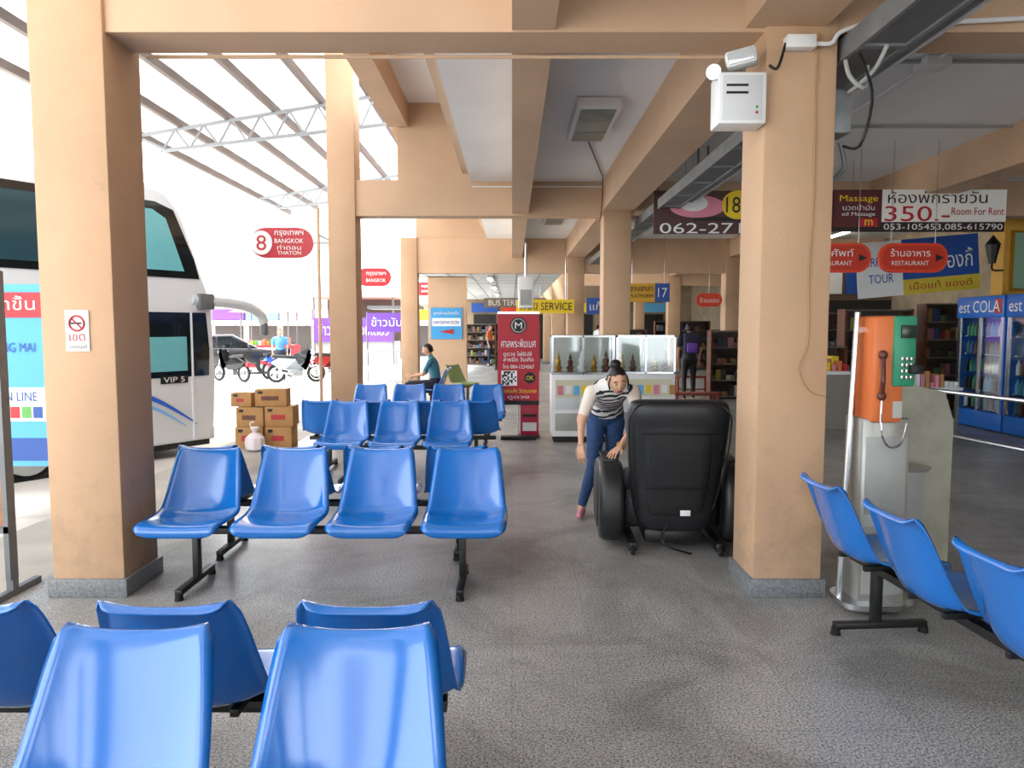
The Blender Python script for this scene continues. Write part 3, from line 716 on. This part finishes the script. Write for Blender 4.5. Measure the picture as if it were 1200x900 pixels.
b.box(-.98, .98, 0, .02, -.44, .44, DBLUE, xf=xf); b.box(-.98, -.25, -.006, 0, -.44, .44, WHITE, xf=xf); b.box(-.25, .98, -.006, 0, -.44, -.2, mat('banner_yellow', 'd8c23a', .5), xf=xf)
b.text('บ้านเมืองกี้', .35, -.012, .08, 1.05, .3, WHITE, xf); b.text('AIRPORT', -.6, -.012, .12, .6, .14, DBLUE, xf); b.text('เนื้อแท้ ของดี', .35, -.012, -.31, 1.0, .12, RED, xf); b.text('TOUR', -.6, -.012, -.15, .4, .14, DBLUE, xf); b.done()

b = B('taxi_service_sign'); b.box(.10, 1.46, 17.5, 17.56, 1.90, 2.22, YEL); b.text('TAXI SERVICE', .78, 17.48, 2.06, 1.25, .18, BLACK); b.box(1.75, 2.5, 17.5, 17.56, 1.88, 2.26, DBLUE); b.text('แท็กซี่', 2.12, 17.48, 2.07, .6, .2, WHITE)
for x in (.3, 1.25): b.cone((x, 17.53, 2.22), (x, 17.53, 3.67), .008, .008, CHROME, 6)
b.cone((2.2, 17.53, 2.26), (2.2, 17.53, 3.67), .008, .008, CHROME, 6)
b.done()
b = B('platform_number_sign'); b.box(2.5, 3.1, 16.2, 16.25, 2.12, 2.52, mat('sign_amber', 'd9a52a', .5)); b.box(3.1, 3.42, 16.2, 16.25, 2.12, 2.52, DBLUE); b.text('17', 3.26, 16.18, 2.32, .2, .2, WHITE); b.text('ชานชาลา', 2.8, 16.18, 2.4, .5, .1, BLACK); b.text('PLATFORM', 2.8, 16.18, 2.25, .5, .08, BLACK)
for x in (2.6, 3.3): b.cone((x, 16.22, 2.5), (x, 16.22, 3.675), .006, .006, CHROME, 6)
b.done()
b = B('shop_direction_sign'); b.poly(rrect(4.7, 2.22, .62, .32, .15), 17.8, 17.84, REDO); b.text('ร้านชอบ', 4.7, 17.78, 2.22, .45, .12, WHITE)
b.cone((4.7, 17.82, 2.36), (4.7, 17.82, 3.675), .006, .006, CHROME, 6); b.done()
B('wall_info').box(-2.3, -1.25, 20.4, 20.8, 0, 2.93, PEACH2).done()
b = B('info_poster'); b.box(-2.22, -1.36, 20.37, 20.395, 1.25, 2.1, mat('poster_blue', '3fa0dc', .4)); b.box(-2.18, -1.4, 20.36, 20.37, 1.6, 1.82, WHITE); b.text('จุดจำหน่ายตั๋ว', -1.8, 20.355, 1.95, .7, .12, WHITE); b.poly([(-2.0, 1.45), (-1.6, 1.52), (-1.6, 1.38)], 20.35, 20.37, RED); b.text('INFORMATION', -1.8, 20.355, 1.7, .7, .09, DBLUE); b.done()
b = B('notice_board'); b.box(-.9, 1.1, 23.9, 23.96, 2.2, 2.5, mat('board_brown', '7d6a58', .5)); b.text('BUS TERMINAL 2', .1, 23.88, 2.35, 1.7, .18, WHITE)
for x in (-.7, .9): b.cone((x, 23.93, 2.5), (x, 23.93, 2.93), .006, .006, CHROME, 6)
b.done()

# emergency light
b = B('emergency_light'); b.box(1.14, 1.405, 4.20, 4.38, 2.70, 2.98, WHITE, .012); b.box(1.16, 1.38, 4.196, 4.20, 2.72, 2.96, mat('white_panel2', 'd8dadc', .4), .002)
for z in (2.90, 2.86): b.box(1.18, 1.30, 4.192, 4.197, z, z+.012, BLACK)
b.ball((1.35, 4.196, 2.76), .008, RED, 8); b.ball((1.35, 4.196, 2.79), .008, GREENC, 8)
LENS = mat('lamp_lens', 'd9dde0', .15, metal=.3)
b.cone((1.17, 4.30, 2.98), (1.17, 4.30, 3.0), .012, .012, GREYD, 8); b.cone((1.30, 4.29, 2.98), (1.30, 4.29, 3.04), .012, .012, GREYD, 8)
b.cone((1.18, 4.34, 3.0), (1.12, 4.24, 2.99), .025, .045, GREYD, 18); b.cone((1.12, 4.24, 2.99), (1.116, 4.232, 2.988), .043, .041, LENS, 18)
RR = Matrix.Translation((1.27, 4.24, 3.06)) @ Matrix.Rotation(math.radians(-18), 4, 'Z') @ Matrix.Rotation(math.radians(-10), 4, 'Y')
b.box(-.085, .085, -.05, .06, -.045, .045, WHITE, .018, RR); b.box(-.07, .07, -.056, -.048, -.033, .033, LENS, .008, RR); b.box(-.05, .05, .055, .09, -.03, .03, GREYD, .01, RR)
b.done()

# ------------------------------------------------------------------ pay phone
b = B('payphone_kiosk'); b.X = Matrix.Translation((-.05, .12, 0))
b.poly(rrect(0, 0, .36, .32, .10), 0, .03, CHROME, Matrix.Translation((2.06, 3.98, .03)) @ Matrix.Rotation(PI/2, 4, 'X'))
b.box(1.965, 2.225, 3.90, 4.12, .03, 1.08, STEEL, .01)
b.box(1.985, 2.205, 3.892, 3.90, .55, .98, GREYP, .003); b.box(1.985, 2.205, 3.892, 3.90, .1, .48, GREYP, .003)
b.tube([(1.90, 3.98, .03), (1.95, 3.98, 1.66)], .016, CHROME, 10)
b.box(1.94, 2.0, 3.97, 3.99, 1.55, 1.58, CHROME); b.box(1.91, 1.99, 3.97, 3.99, .5, .53, CHROME)
b.box(1.99, 2.16, 3.86, 4.08, 1.06, 1.64, ORANGE, .025)
b.box(2.09, 2.21, 3.842, 3.88, 1.26, 1.64, GREEN, .015)
b.box(2.12, 2.20, 3.83, 3.845, 1.52, 1.59, mat('lcd', '27352c', .2), .004)
for i in range(3):
    for j in range(4): b.box(2.125+i*.024, 2.142+i*.024, 3.832, 3.844, 1.30+j*.033, 1.322+j*.033, CHROME, .002)
b.box(2.17, 2.23, 3.80, 3.86, 1.33, 1.38, BLACK, .01)
HB = mat('handset_brown', '5a2e22', .4)
b.tube([(2.03, 3.84, 1.22), (2.02, 3.81, 1.30), (2.03, 3.84, 1.42)], .013, HB, 8, 8)
b.ball((2.03, 3.84, 1.21), (.024, .02, .026), HB); b.ball((2.03, 3.84, 1.43), (.024, .02, .026), HB)
b.tube([(2.03, 3.84, 1.19), (2.03, 3.83, 1.02), (2.07, 3.83, .94), (2.14, 3.84, .95), (2.18, 3.86, 1.06)], .006, CHROME, 6, 18)
b.box(2.1, 2.15, 3.855, 3.865, 1.09, 1.18, STEEL)
b.cone((2.28, 4.04, .78), (2.28, 4.04, .795), .12, .13, STEEL, 28); b.cone((2.28, 4.06, .03), (2.28, 4.06, .78), .018, .018, CHROME)
b.cone((2.28, 4.06, 0), (2.28, 4.06, .03), .08, .07, STEEL, 20)
b.done()
b = B('metal_partition_cabinet'); b.X = Matrix.Translation((.13, .1, 0)); b.poly([(2.22, .05), (2.60, .05), (2.60, 1.0), (2.54, 1.18), (2.22, 1.25)], 4.45, 4.78, BEIGE, bev=.01)
b.box(2.26, 2.42, 4.43, 4.45, .3, .75, GREYP, .004); b.ball((2.30, 4.44, .60), .01, BLACK, 8); b.box(2.26, 2.56, 4.47, 4.76, 0, .05, BLACK); b.done()
b = B('dark_notice_stand'); b.box(1.87, 1.97, 4.76, 5.2, .02, 1.35, DARK, .01); b.box(1.85, 2.0, 4.74, 5.22, 0, .03, BLACK, .005); b.done()

# left poster stand + banner
b = B('poster_stand'); b.box(-3.5, -2.82, 4.0, 4.03, .42, 1.86, mat('poster_cream', 'cfd6d8', .5, var=.2, vscale=4)); b.box(-3.5, -2.84, 3.994, 4.0, .42, .95, mat('poster_brown', 'b0744a', .5, var=.4, vscale=5)); b.box(-3.5, -2.84, 3.994, 4.0, 1.45, 1.8, LBLUE)
b.box(-2.83, -2.80, 3.98, 4.05, .1, 1.9, GREYD); b.box(-3.52, -3.49, 3.98, 4.05, .1, 1.9, GREYD); b.box(-3.5, -2.8, 3.98, 4.05, 1.86, 1.9, GREYD); b.box(-3.5, -2.8, 3.98, 4.05, .38, .42, GREYD)
for x in (-2.815, -3.5): b.box(x-.02, x+.02, 3.8, 4.25, 0, .04, GREYD); b.box(x-.02, x+.02, 3.99, 4.04, .04, .12, GREYD)
b.text('ตั๋วรถ', -3.15, 3.988, 1.2, .5, .2, DBLUE)
b.done((-.13, .26, 0))
b = B('boarding_point_banner'); x0, x1, y = -4.75, -4.1, 6.5
b.box(x0, x1, y, y+.02, .35, 1.95, mat('banner_cyan', '58aee0', .5)); b.box(x0, x1, y-.006, y, 1.66, 1.88, RED); b.text('จุดขึ้น', -4.36, y-.01, 1.77, .42, .16, WHITE)
b.box(x0, x1, y-.006, y, .75, 1.05, WHITE); b.text('CHIANG MAI', -4.42, y-.01, 1.4, .5, .08, DBLUE); b.text('GREEN LINE', -4.42, y-.01, .97, .5, .08, DBLUE); b.box(x0, x1, y-.006, y, .4, .6, DBLUE)
for i in range(6): b.box(x0+.04+i*.1, x0+.12+i*.1, y-.01, y-.006, .78, .88, [RED, GREENC, DBLUE][i % 3])
for x in (x0, x1): b.cone((x, y+.03, -.15), (x, y+.03, 1.98), .015, .015, CHROME)
b.box(x0-.03, x0+.03, y-.2, y+.25, -.15, -.12, BLACK); b.box(x1-.03, x1+.03, y-.2, y+.25, -.15, -.12, BLACK)
b.done()

# ------------------------------------------------------------------ bus
b = B('double_decker_bus')
BW = mat('bus_white', 'dfe3e7', .25, coat=.6); BB = mat('bus_blue', '2d62c9', .3); BBl = mat('bus_lightblue', '7db8ec', .3)
BA = mat('mirror_arm_grey', 'c3c8cb', .45)
pr = [(-12, .35), (-12, 3.55), (-11.75, 3.75), (-.95, 3.75), (-.62, 3.66), (-.42, 3.4), (-.06, 2.4), (0, 2.15), (.03, 1.2), (0, .6), (-.08, .35)]
b.poly(pr, 0, 2.5, BW, bev=.07)
def panel(pts, m, y=-.012): b.poly(pts, y, .05, m)
panel([(-11.6, 2.55), (-.2, 2.55), (-.27, 2.8), (-.55, 3.42), (-.8, 3.5), (-11.6, 3.5)], GLASSD)
panel([(-1.1, 2.64), (-.42, 2.64), (-.66, 3.3), (-.84, 3.4), (-1.1, 3.4)], GLASSB, -.016)
for i in range(8):
    panel([(-2.5-1.3*i, 2.64), (-1.2-1.3*i, 2.64), (-1.2-1.3*i, 3.4), (-2.5-1.3*i, 3.4)], mat('bus_window', '27434c', .07), -.016)
panel([(-2.6, 1.25), (-.10, 1.25), (-.08, 1.6), (-.12, 2.1), (-2.6, 2.1)], GLASSD)
panel([(-.95, 1.33), (-.42, 1.33), (-.42, 1.78), (-.95, 1.78)], GLASSB, -.016)
panel([(-11, 1.3), (-6, 1.3), (-6, 2.05), (-11, 2.05)], GLASSD)
b.box(-.36, -.33, -.018, .02, .4, 2.1, BW); b.box(-1.05, -1.02, -.018, .02, .4, 2.1, BW)
b.text('VIP 5', -.62, -.02, 1.22, .30, .07, WHITE); b.box(-.8, -.42, -.017, 0, 1.17, 1.27, BLACK)
def ribbon(pts, w, m, y=-.014):
    c = catmull(pts, 16); up = [(p[0], p[1]+w*math.sin(PI*(i+.3)/15.8)) for i, p in enumerate(c)]
    b.poly([(p[0], p[1]) for p in c]+up[::-1], y, .02, m)
ribbon([(-2.6, 1.35), (-1.6, 1.18), (-.9, .95), (-.3, .60)], .07, BB); ribbon([(-2.6, 1.15), (-1.6, 1.05), (-.9, .84), (-.45, .58)], .05, BBl); ribbon([(-6, .6), (-4, 1.0), (-2.6, 1.1), (-1.1, 1.05)], .14, BB)
b.poly([(-11.9, .30), (-.1, .30), (-.1, .42), (-11.9, .42)], .02, 2.48, BLACK)
for wx in (-2.4, -8.6, -9.9):
    b.torus((wx, .16, .5), .36, .14, RUBBER, 'Y', 28, 10); b.cone((wx, .0, .5), (wx, .3, .5), .26, .26, GREYP, 24)
    b.torus((wx, 2.3, .5), .36, .14, RUBBER, 'Y', 28, 10)
fg = lambda y0, y1, pts, m: b.loft([[(p[0], y0, p[1]) for p in pts], [(p[0], y1, p[1]) for p in pts]], m)
fg(.15, 2.35, [(-.43, 3.45), (-.41, 3.45), (-.04, 2.45), (-.10, 2.45)], GLASSD); fg(.15, 2.35, [(-.05, 2.05), (.015, 2.1), (.045, 1.25), (-.05, 1.25)], GLASSD)
for y in (.35, 2.15): b.ball((.0, y, .8), (.05, .18, .1), CHROME)
b.box(-.1, .05, .1, 2.4, .35, .55, BW, .03)
b.tube([(-.3, .02, 2.28), (-.05, -.02, 2.26), (.25, -.05, 2.24), (.52, -.08, 2.19), (.72, -.08, 2.08), (.78, -.08, 1.97)], .07, BA, 10, 16)
b.box(.74, .82, -.14, -.02, 1.78, 2.0, GREYD, .03); b.box(-.25, -.02, -.09, .04, 2.14, 2.36, GREYD, .03)
bus = b.done((-4.11, 10.25, -.33), math.radians(57))

def carton(x, y, z, w, d, h, rz=0):
    c = B('cardboard_box'); c.box(-w/2, w/2, -d/2, d/2, 0, h, CARD, .006); c.box(-w/2-.001, w/2+.001, -.025, .025, h-.0, h+.002, mat('tape', 'd8c79a', .3)); c.box(-w/2+.08, w/2-.10, -d/2-.002, -d/2, h*.35, h*.6, [GREENC, RED, BROWN][random.randrange(3)])
    c.box(-w/2+.04, -w/2+.1, -d/2-.003, -d/2, h*.75, h*.9, BLACK); c.done((x, y, z), rz)
carton(-3.42, 9.75, 0, .36, .35, .28); carton(-3.05, 9.75, 0, .34, .35, .28, .06); carton(-3.40, 9.75, .285, .36, .34, .25, -.05); carton(-3.04, 9.76, .285, .36, .34, .26, .05); carton(-3.15, 9.75, .55, .40, .30, .22, .1); carton(-3.52, 9.78, .54, .28, .3, .18, -.1)
bg = B('plastic_bag'); bg.lathe([(.07, 0), (.12, .03), (.13, .10), (.12, .17), (.07, .22), (.03, .24), (.06, .30), (.05, .31)], (-3.28, 9.4, 0), mat('bag_white', 'efe6e8', .4), 9)
bg.tube([(-3.33, 9.4, .29), (-3.34, 9.4, .36), (-3.29, 9.4, .37)], .008, mat('bag_white', 'efe6e8', .4), 5, 6); bg.done()

# ------------------------------------------------------------------ motorbikes, car
def moto(x, y, rz, col):
    m = B('motorcycle')
    for wx in (-.6, .6): m.torus((wx, 0, .28), .24, .045, RUBBER, 'Y', 24, 8); m.torus((wx, 0, .28), .19, .015, CHROME, 'Y', 20, 6); m.cone((wx, -.05, .28), (wx, .05, .28), .05, .05, GREYD, 10)
    for k in range(6):
        a = k*PI/3
        for wx in (-.6, .6): m.cone((wx, 0, .28), (wx+.19*math.cos(a), 0, .28+.19*math.sin(a)), .006, .006, CHROME, 5)
    m.poly([(-.75, .62), (-.5, .80), (.0, .74), (.12, .55), (.3, .42), (.38, .6), (.45, .95), (.40, 1.0), (.28, .62), (.05, .35), (-.35, .38), (-.6, .5)], -.09, .09, col, bev=.03)
    m.poly([(-.72, .78), (-.1, .74), (.02, .78), (-.1, .84), (-.7, .88)], -.11, .11, BLACK, bev=.03)
    m.box(-.2, .2, -.09, .09, .2, .42, GREYD, .03)
    for s in (-.06, .06): m.tube([(.6, s, .28), (.47, s, .62), (.40, s, .98)], .018, CHROME)
    m.poly([(.38, .52), (.60, .56), (.82, .48), (.78, .44), (.6, .5), (.42, .46)], -.06, .06, col, bev=.01)
    m.tube([(.34, -.33, 1.03), (.38, -.12, 1.0), (.38, .12, 1.0), (.34, .33, 1.03)], .014, BLACK)
    m.ball((.47, 0, .92), (.08, .1, .09), col); m.ball((.53, 0, .92), (.04, .07, .07), EYEW)
    for s in (-1, 1): m.tube([(.36, s*.25, 1.02), (.36, s*.3, 1.16)], .006, BLACK, 5); m.ball((.36, s*.3, 1.19), (.01, .05, .035), BLACK, 8)
    m.cone((-.1, -.14, .27), (-.75, -.16, .36), .03, .045, CHROME, 10); m.tube([(.0, .1, .22), (-.1, .2, 0.01)], .012, BLACKM)
    m.box(-.86, -.76, -.07, .07, .5, .62, RED, .01)
    m.done((x, y, -.15), rz)
moto(-6.75, 23.2, .25, mat('moto_silver', '9aa2a8', .3)); moto(-8.9, 23.5, 2.6, BLACK); moto(-6.0, 25.0, .5, mat('moto_red', '902020', .3)); moto(-7.9, 25.2, 1.2, DBLUE)

def car(x, y, rz, col):
    c = B('parked_car'); gl = GLASSD
    body = catmull([(-2.15, .35), (-2.2, .75), (-2.05, .95), (-1.3, 1.0), (0, .98), (1.0, .95), (1.9, .85), (2.15, .65), (2.15, .35)], 30)
    c.poly(body, -.85, .85, col, bev=.07)
    c.poly([(-1.6, .95), (-.95, 1.42), (.25, 1.45), (1.15, .95)], -.74, .74, col, bev=.08)
    c.poly([(-1.4, 1.0), (-.9, 1.36), (-.32, 1.38), (-.32, 1.0)], -.76, .76, gl); c.poly([(-.26, 1.0), (-.26, 1.38), (.22, 1.39), (.95, 1.0)], -.76, .76, gl)
    for wx in (-1.35, 1.35):
        for s in (-.8, .8): c.torus((wx, s, .32), .24, .09, RUBBER, 'Y', 24, 8); c.cone((wx, s-.06, .32), (wx, s+.06, .32), .2, .2, CHROME, 16)
    for s in (-.6, .6): c.ball((2.1, s, .68), (.08, .16, .07), EYEW); c.ball((-2.15, s, .8), (.05, .15, .08), RED)
    c.box(-.05, .12, -.87, -.85, .85, .88, CHROME); c.box(.75, .9, -.98, -.82, .98, 1.1, col, .03)
    c.done((x, y, -.15), rz)
car(-10.6, 27.5, .35, mat('car_black', '15171a', .2, coat=.8)); car(-16.5, 34, .3, mat('car_grey', '8a8f94', .25, coat=.6))

# ------------------------------------------------------------------ far exterior
b = B('roadside_shops')
b.box(-22, -3.2, 44, 50, -.15, 2.9, mat('shop_grey', 'c4bfb8', .8, var=.1)); 
for i in range(9):
    x = -21.5+i*2.0; b.box(x, x+1.6, 43.9, 44, -.15, 1.8, mat('shop_dim', '5a5552', .8))
    b.box(x-.1, x+1.75, 43.75, 44, 2.0, 2.6, [PINK, WHITE, PURPLE, LBLUE, PINK, WHITE, RED, PURPLE, YEL][i])
    b.poly([(0, 1.9), (0, 2.0), (-1.8, 1.75), (-1.8, 1.65)], x-.1, x+1.8, mat('awning_%d' % (i % 3), ['d8a8a2', 'e0dcd6', 'b8a2cc'][i % 3], .7), Matrix.Translation((0, 44, 0)) @ Matrix.Rotation(PI/2, 4, 'Z') @ Matrix.Diagonal((1, -1, 1, 1)))
b.poly([(-22.5, 2.9), (-3, 2.9), (-4.5, 3.7), (-21, 3.7)], 43.6, 50, mat('roof_rust', 'd3b6ab', .8, var=.15)); b.done()
b = B('market_stall'); b.box(-9.0, -5.4, 33.8, 34.0, .9, 2.0, PURPLE)
b.text('ข้าวมันไก่ ก๋วยเตี๋ยว', -7.2, 33.78, 1.5, 3.2, .6, WHITE); b.box(-9.0, -5.4, 34, 36, -.15, .9, GREYP)
for x in (-9, -7.2, -5.4): b.cone((x, 33.9, -.15), (x, 33.9, 3.1), .04, .04, GREYD)
b.box(-9.2, -5.2, 33.2, 36.5, 2.9, 3.0, mat('stall_roof', 'c9938a', .7)); b.box(-9, -5.4, 36.4, 36.5, 0, 2.9, mat('stall_back', '6b5a52', .8)); b.done()
b = B('food_stall')
b.box(-11.6, -9.4, 31.5, 33, -.15, .8, RED); b.box(-11.6, -9.4, 31.48, 31.5, .2, .7, WHITE); b.text('ของฝาก', -10.5, 31.47, .45, 1.4, .3, RED)
for x in (-11.5, -9.5):
    for y in (31.6, 32.9): b.cone((x, y, .8), (x, y, 2.3), .03, .03, GREYD)
b.poly([(-11.9, 2.2), (-9.1, 2.2), (-10.5, 2.7)], 31.2, 33.3, mat('stall_awning', 'd7867c', .7))
for i in range(12): b.box(-11.5+i*.17, -11.38+i*.17, 31.7, 31.95, .8, .95+.25*random.random(), random.choice([YEL, WHITE, GREENC, ORANGE, PINK]))
b.done()
b = B('vinyl_banner'); b.box(-4.6, -2.95, 23.6, 23.62, 1.42, 2.02, PURPLE); b.text('ข้าวมันไก่', -3.8, 23.58, 1.75, 1.3, .3, WHITE); 
for x in (-4.6, -2.95): b.cone((x, 23.65, 0 if x > -3.8 else -.15), (x, 23.65, 2.05), .025, .025, GREYD)
b.box(-4.6, -2.95, 23.7, 25, 2.15, 2.25, GREYD); b.done()
b = B('barrier_railing')
for k in range(5): b.cone((-3.8+k*.25, 19.5, 0), (-3.8+k*.25, 19.5, .95), .012, .012, CHROME, 6)
for z in (.15, .5, .95): b.cone((-3.82, 19.5, z), (-2.75, 19.5, z), .018, .018, CHROME, 6)
b.done()

# ------------------------------------------------------------------ right-hand shops
def fridge(x, y0, y1):
    f = B('drinks_fridge'); ym = (y0+y1)/2
    FB = mat('fridge_blue', '2a6ecb', .3); IN = mat('fridge_inner', '7d95a3', .5, emit=.03)
    f.box(x, x+.75, y0, y1, .02, .28, FB, .01); f.box(x, x+.75, y0, y0+.05, .28, 1.75, FB); f.box(x, x+.75, y1-.05, y1, .28, 1.75, FB); f.box(x+.68, x+.75, y0, y1, .28, 1.75, IN)
    f.box(x-.03, x+.75, y0, y1, 1.72, 2.05, FB, .015)
    R = Matrix.Translation((x-.04, ym, 0)) @ Matrix.Rotation(-PI/2, 4, 'Z')
    f.text('est COLA', 0, 0, 1.89, 1.0, .18, WHITE, R); f.box(x-.035, x-.03, y0+.04, y0+.2, 1.78, 2.0, RED)
    for y in (y0+.05, ym, y1-.05): f.box(x-.01, x+.02, y-.03, y+.03, .28, 1.74, CHROME)
    f.box(x, x+.006, y0+.05, y1-.05, .3, 1.72, GLASS)
    for k in range(5):
        z = .32+k*.28; f.box(x+.05, x+.66, y0+.05, y1-.05, z-.012, z, CHROME)
        n = 11
        for i in range(n):
            y = y0+.1+(y1-y0-.2)*i/(n-1); m = random.choice([BROWN, DBLUE, NAVY, TEAL, WHITE, LBLUE, BLACK, GREEN])
            f.lathe([(.035, 0), (.036, .13), (.014, .18), (.014, .21)], (x+.13, y, z), m, 8)
    f.done()
fridge(7.25, 10.95, 12.1); fridge(7.25, 9.75, 10.9); fridge(7.25, 8.55, 9.7)

DM = [mat('goods_%d' % i, c, .6) for i, c in enumerate(('6b2b28', '8d7d3a', '3f5f3c', '2c3f66', 'a9a69c', '8a5638', '8a6068', '4a3226', '7b6242', '50748a', '3a3430', '2f2b2a'))]
def shelf(x, y, w, h, rz=0, name='merchandise_shelf'):
    s = B(name); nl = int(h/.32)
    s.box(-w/2, w/2, .28, .30, 0, h, mat('shelf_back', '4d4238', .7))
    for xx in (-w/2, w/2): s.box(xx-.02, xx+.02, -.02, .30, 0, h, BROWN)
    for k in range(nl+1):
        z = .04+k*h/(nl+.2); s.box(-w/2, w/2, -.02, .30, z, z+.025, mat('shelf_board', '6d675f', .6))
        if k < nl:
            xx = -w/2+.04
            while xx < w/2-.14:
                ww = .05+.09*random.random(); hh = .08+.16*random.random()
                s.box(xx, xx+ww, .02, .2, z+.025, z+.025+hh, random.choice(DM), .004); xx += ww+.012
    s.done((x, y, 0), rz)
for (x, y, w, h, r) in ((5.0, 12.9, 1.6, 1.25, 0), (6.6, 13.4, 1.2, 1.9, 0), (8.1, 13.4, 1.3, 2.0, 0), (6.6, 16.4, 1.8, 1.9, 0), (5.0, 16.2, 1.3, 1.5, 0), (8.0, 19.5, 2.0, 2.0, -PI/2), (8.0, 22.5, 2.0, 2.0, -PI/2), (8.0, 26, 3.0, 2.0, -PI/2), (3.9, 26, 1.6, 1.5, 0), (6.3, 27.5, 2, 1.8, 0), (6.9, 23, 1.4, 1.5, 0), (.2, 27, 1.6, 1.7, 0), (-1.5, 31, 1.6, 1.7, 0)):
    shelf(x, y, w, h, r)
b = B('shop_facade'); b.box(5.6, 8.9, 17.5, 17.6, 2.2, 3.2, mat('shop_brown', '6a5443', .7)); b.box(6, 8.9, 17.5, 17.6, 0, 2.2, DARK)
for i in range(3): b.box(5.7+i*1.05, 6.65+i*1.05, 17.44, 17.5, 2.35, 2.85, [RED, WHITE, DBLUE][i])
b.done()
b = B('shop_pillar_trim'); b.box(8.0, 8.9, 12.2, 12.5, 0, 3.68, mat('yellow_wall', 'd9a94a', .7, var=.1)); b.box(8.15, 8.8, 12.16, 12.2, 2.2, 3.1, mat('map_poster', '8fb7a0', .5)); b.box(8.1, 8.85, 12.17, 12.2, 2.16, 3.14, GOLD); b.done()
b = B('chrome_railing')
for z in (.90, .45):
    b.tube([(4.5, 9.4, z), (4.5, 8.2, z), (4.75, 6.6, z), (5.3, 5.2, z)], .022, CHROME, 10)
for p in ((4.5, 9.4), (4.5, 8.2), (4.75, 6.6), (5.3, 5.2)): b.cone((*p, 0), (*p, .92), .022, .022, CHROME, 10)
b.done()
b = B('snack_counter'); b.box(3.9, 5.2, 11.4, 11.9, 0, .85, mat('counter', '8f8a80', .5)); b.box(3.85, 5.25, 11.35, 11.95, .85, .9, WHITE)
for i in range(14): b.box(3.95+i*.09, 4.02+i*.09, 11.45, 11.6, .9, .98+.12*random.random(), random.choice([RED, YEL, WHITE, ORANGE, GREENC, PINK]), .003)
for i in range(10): b.box(3.95+i*.12, 4.05+i*.12, 11.65, 11.85, .9, 1.05+.2*random.random(), random.choice([RED, YEL, WHITE, ORANGE, LBLUE, CARD]), .003)
b.done()
b = B('newspaper_table'); b.box(5.2, 6.1, 10.0, 10.5, .72, .76, WHITE, .005)
for x in (5.25, 6.05):
    for y in (10.05, 10.45): b.box(x-.02, x+.02, y-.02, y+.02, 0, .72, GREYD)
b.box(5.25, 6.05, 10.05, 10.45, .3, .33, GREYP)
for i in range(13): b.box(5.23+i*.065, 5.28+i*.065, 10.05, 10.3, .76, .82+.2*random.random(), random.choice([WHITE, PINK, WHITE, RED, LBLUE, CARD]), .003)
for i in range(9): b.box(5.28+i*.085, 5.34+i*.085, 10.1, 10.3, .33, .4+.15*random.random(), random.choice(DM+[WHITE]), .003)
b.done()
def lowbench(x, y):
    b = B('wooden_stool'); b.box(-.4, .4, -.18, .18, .40, .44, mat('red_wood', '8c2f22', .4), .008)
    for sx in (-.35, .35):
        for sy in (-.14, .14): b.box(sx-.02, sx+.02, sy-.02, sy+.02, 0, .4, mat('red_wood', '8c2f22', .4))
    b.box(-.35, .35, -.15, -.12, .12, .15, BROWN); b.done((x, y, 0))
lowbench(3.2, 12.9); lowbench(4.2, 17.3)
b = B('magazine_rack'); b.box(5.5, 5.95, 14.8, 15.1, 0, 1.3, CHROME, .01)
for k in range(4): b.box(5.53, 5.92, 14.77, 14.8, .25+k*.27, .45+k*.27, [YEL, RED, WHITE, LBLUE][k])
b.done()
wl = B('wall_lantern'); wl.cone((7.75, 12.1, 2.6), (7.75, 12.1, 2.9), .05, .11, BLACK, 8); wl.cone((7.75, 12.1, 2.9), (7.75, 12.1, 3.05), .12, .01, BLACK, 8); wl.tube([(7.75, 12.1, 2.6), (7.8, 12.15, 2.5), (8.0, 12.2, 2.5)], .015, BLACK, 6, 8); wl.done()

# ------------------------------------------------------------------ world, light, camera
w = bpy.data.worlds.new('overcast_sky'); scene.world = w; w.use_nodes = True
bgn = w.node_tree.nodes['Background']; bgn.inputs[0].default_value = (.90, .955, 1, 1); bgn.inputs[1].default_value = 3.3
sun = bpy.data.lights.new('sun', 'SUN'); sun.energy = 8; sun.angle = math.radians(12); sun.color = (1, .98, .95)
so = bpy.data.objects.new('sun', sun); COL.objects.link(so); so.rotation_euler = (math.radians(12), math.radians(-22), 0)

cam = bpy.data.cameras.new('camera'); co = bpy.data.objects.new('camera', cam); COL.objects.link(co)
cam.sensor_fit = 'HORIZONTAL'; cam.sensor_width = 36; cam.lens = 36*870/1200; cam.clip_end = 300
co.location = (0, 0, 1.58); co.rotation_euler = (math.radians(90-4.4), 0, 0)
scene.camera = co
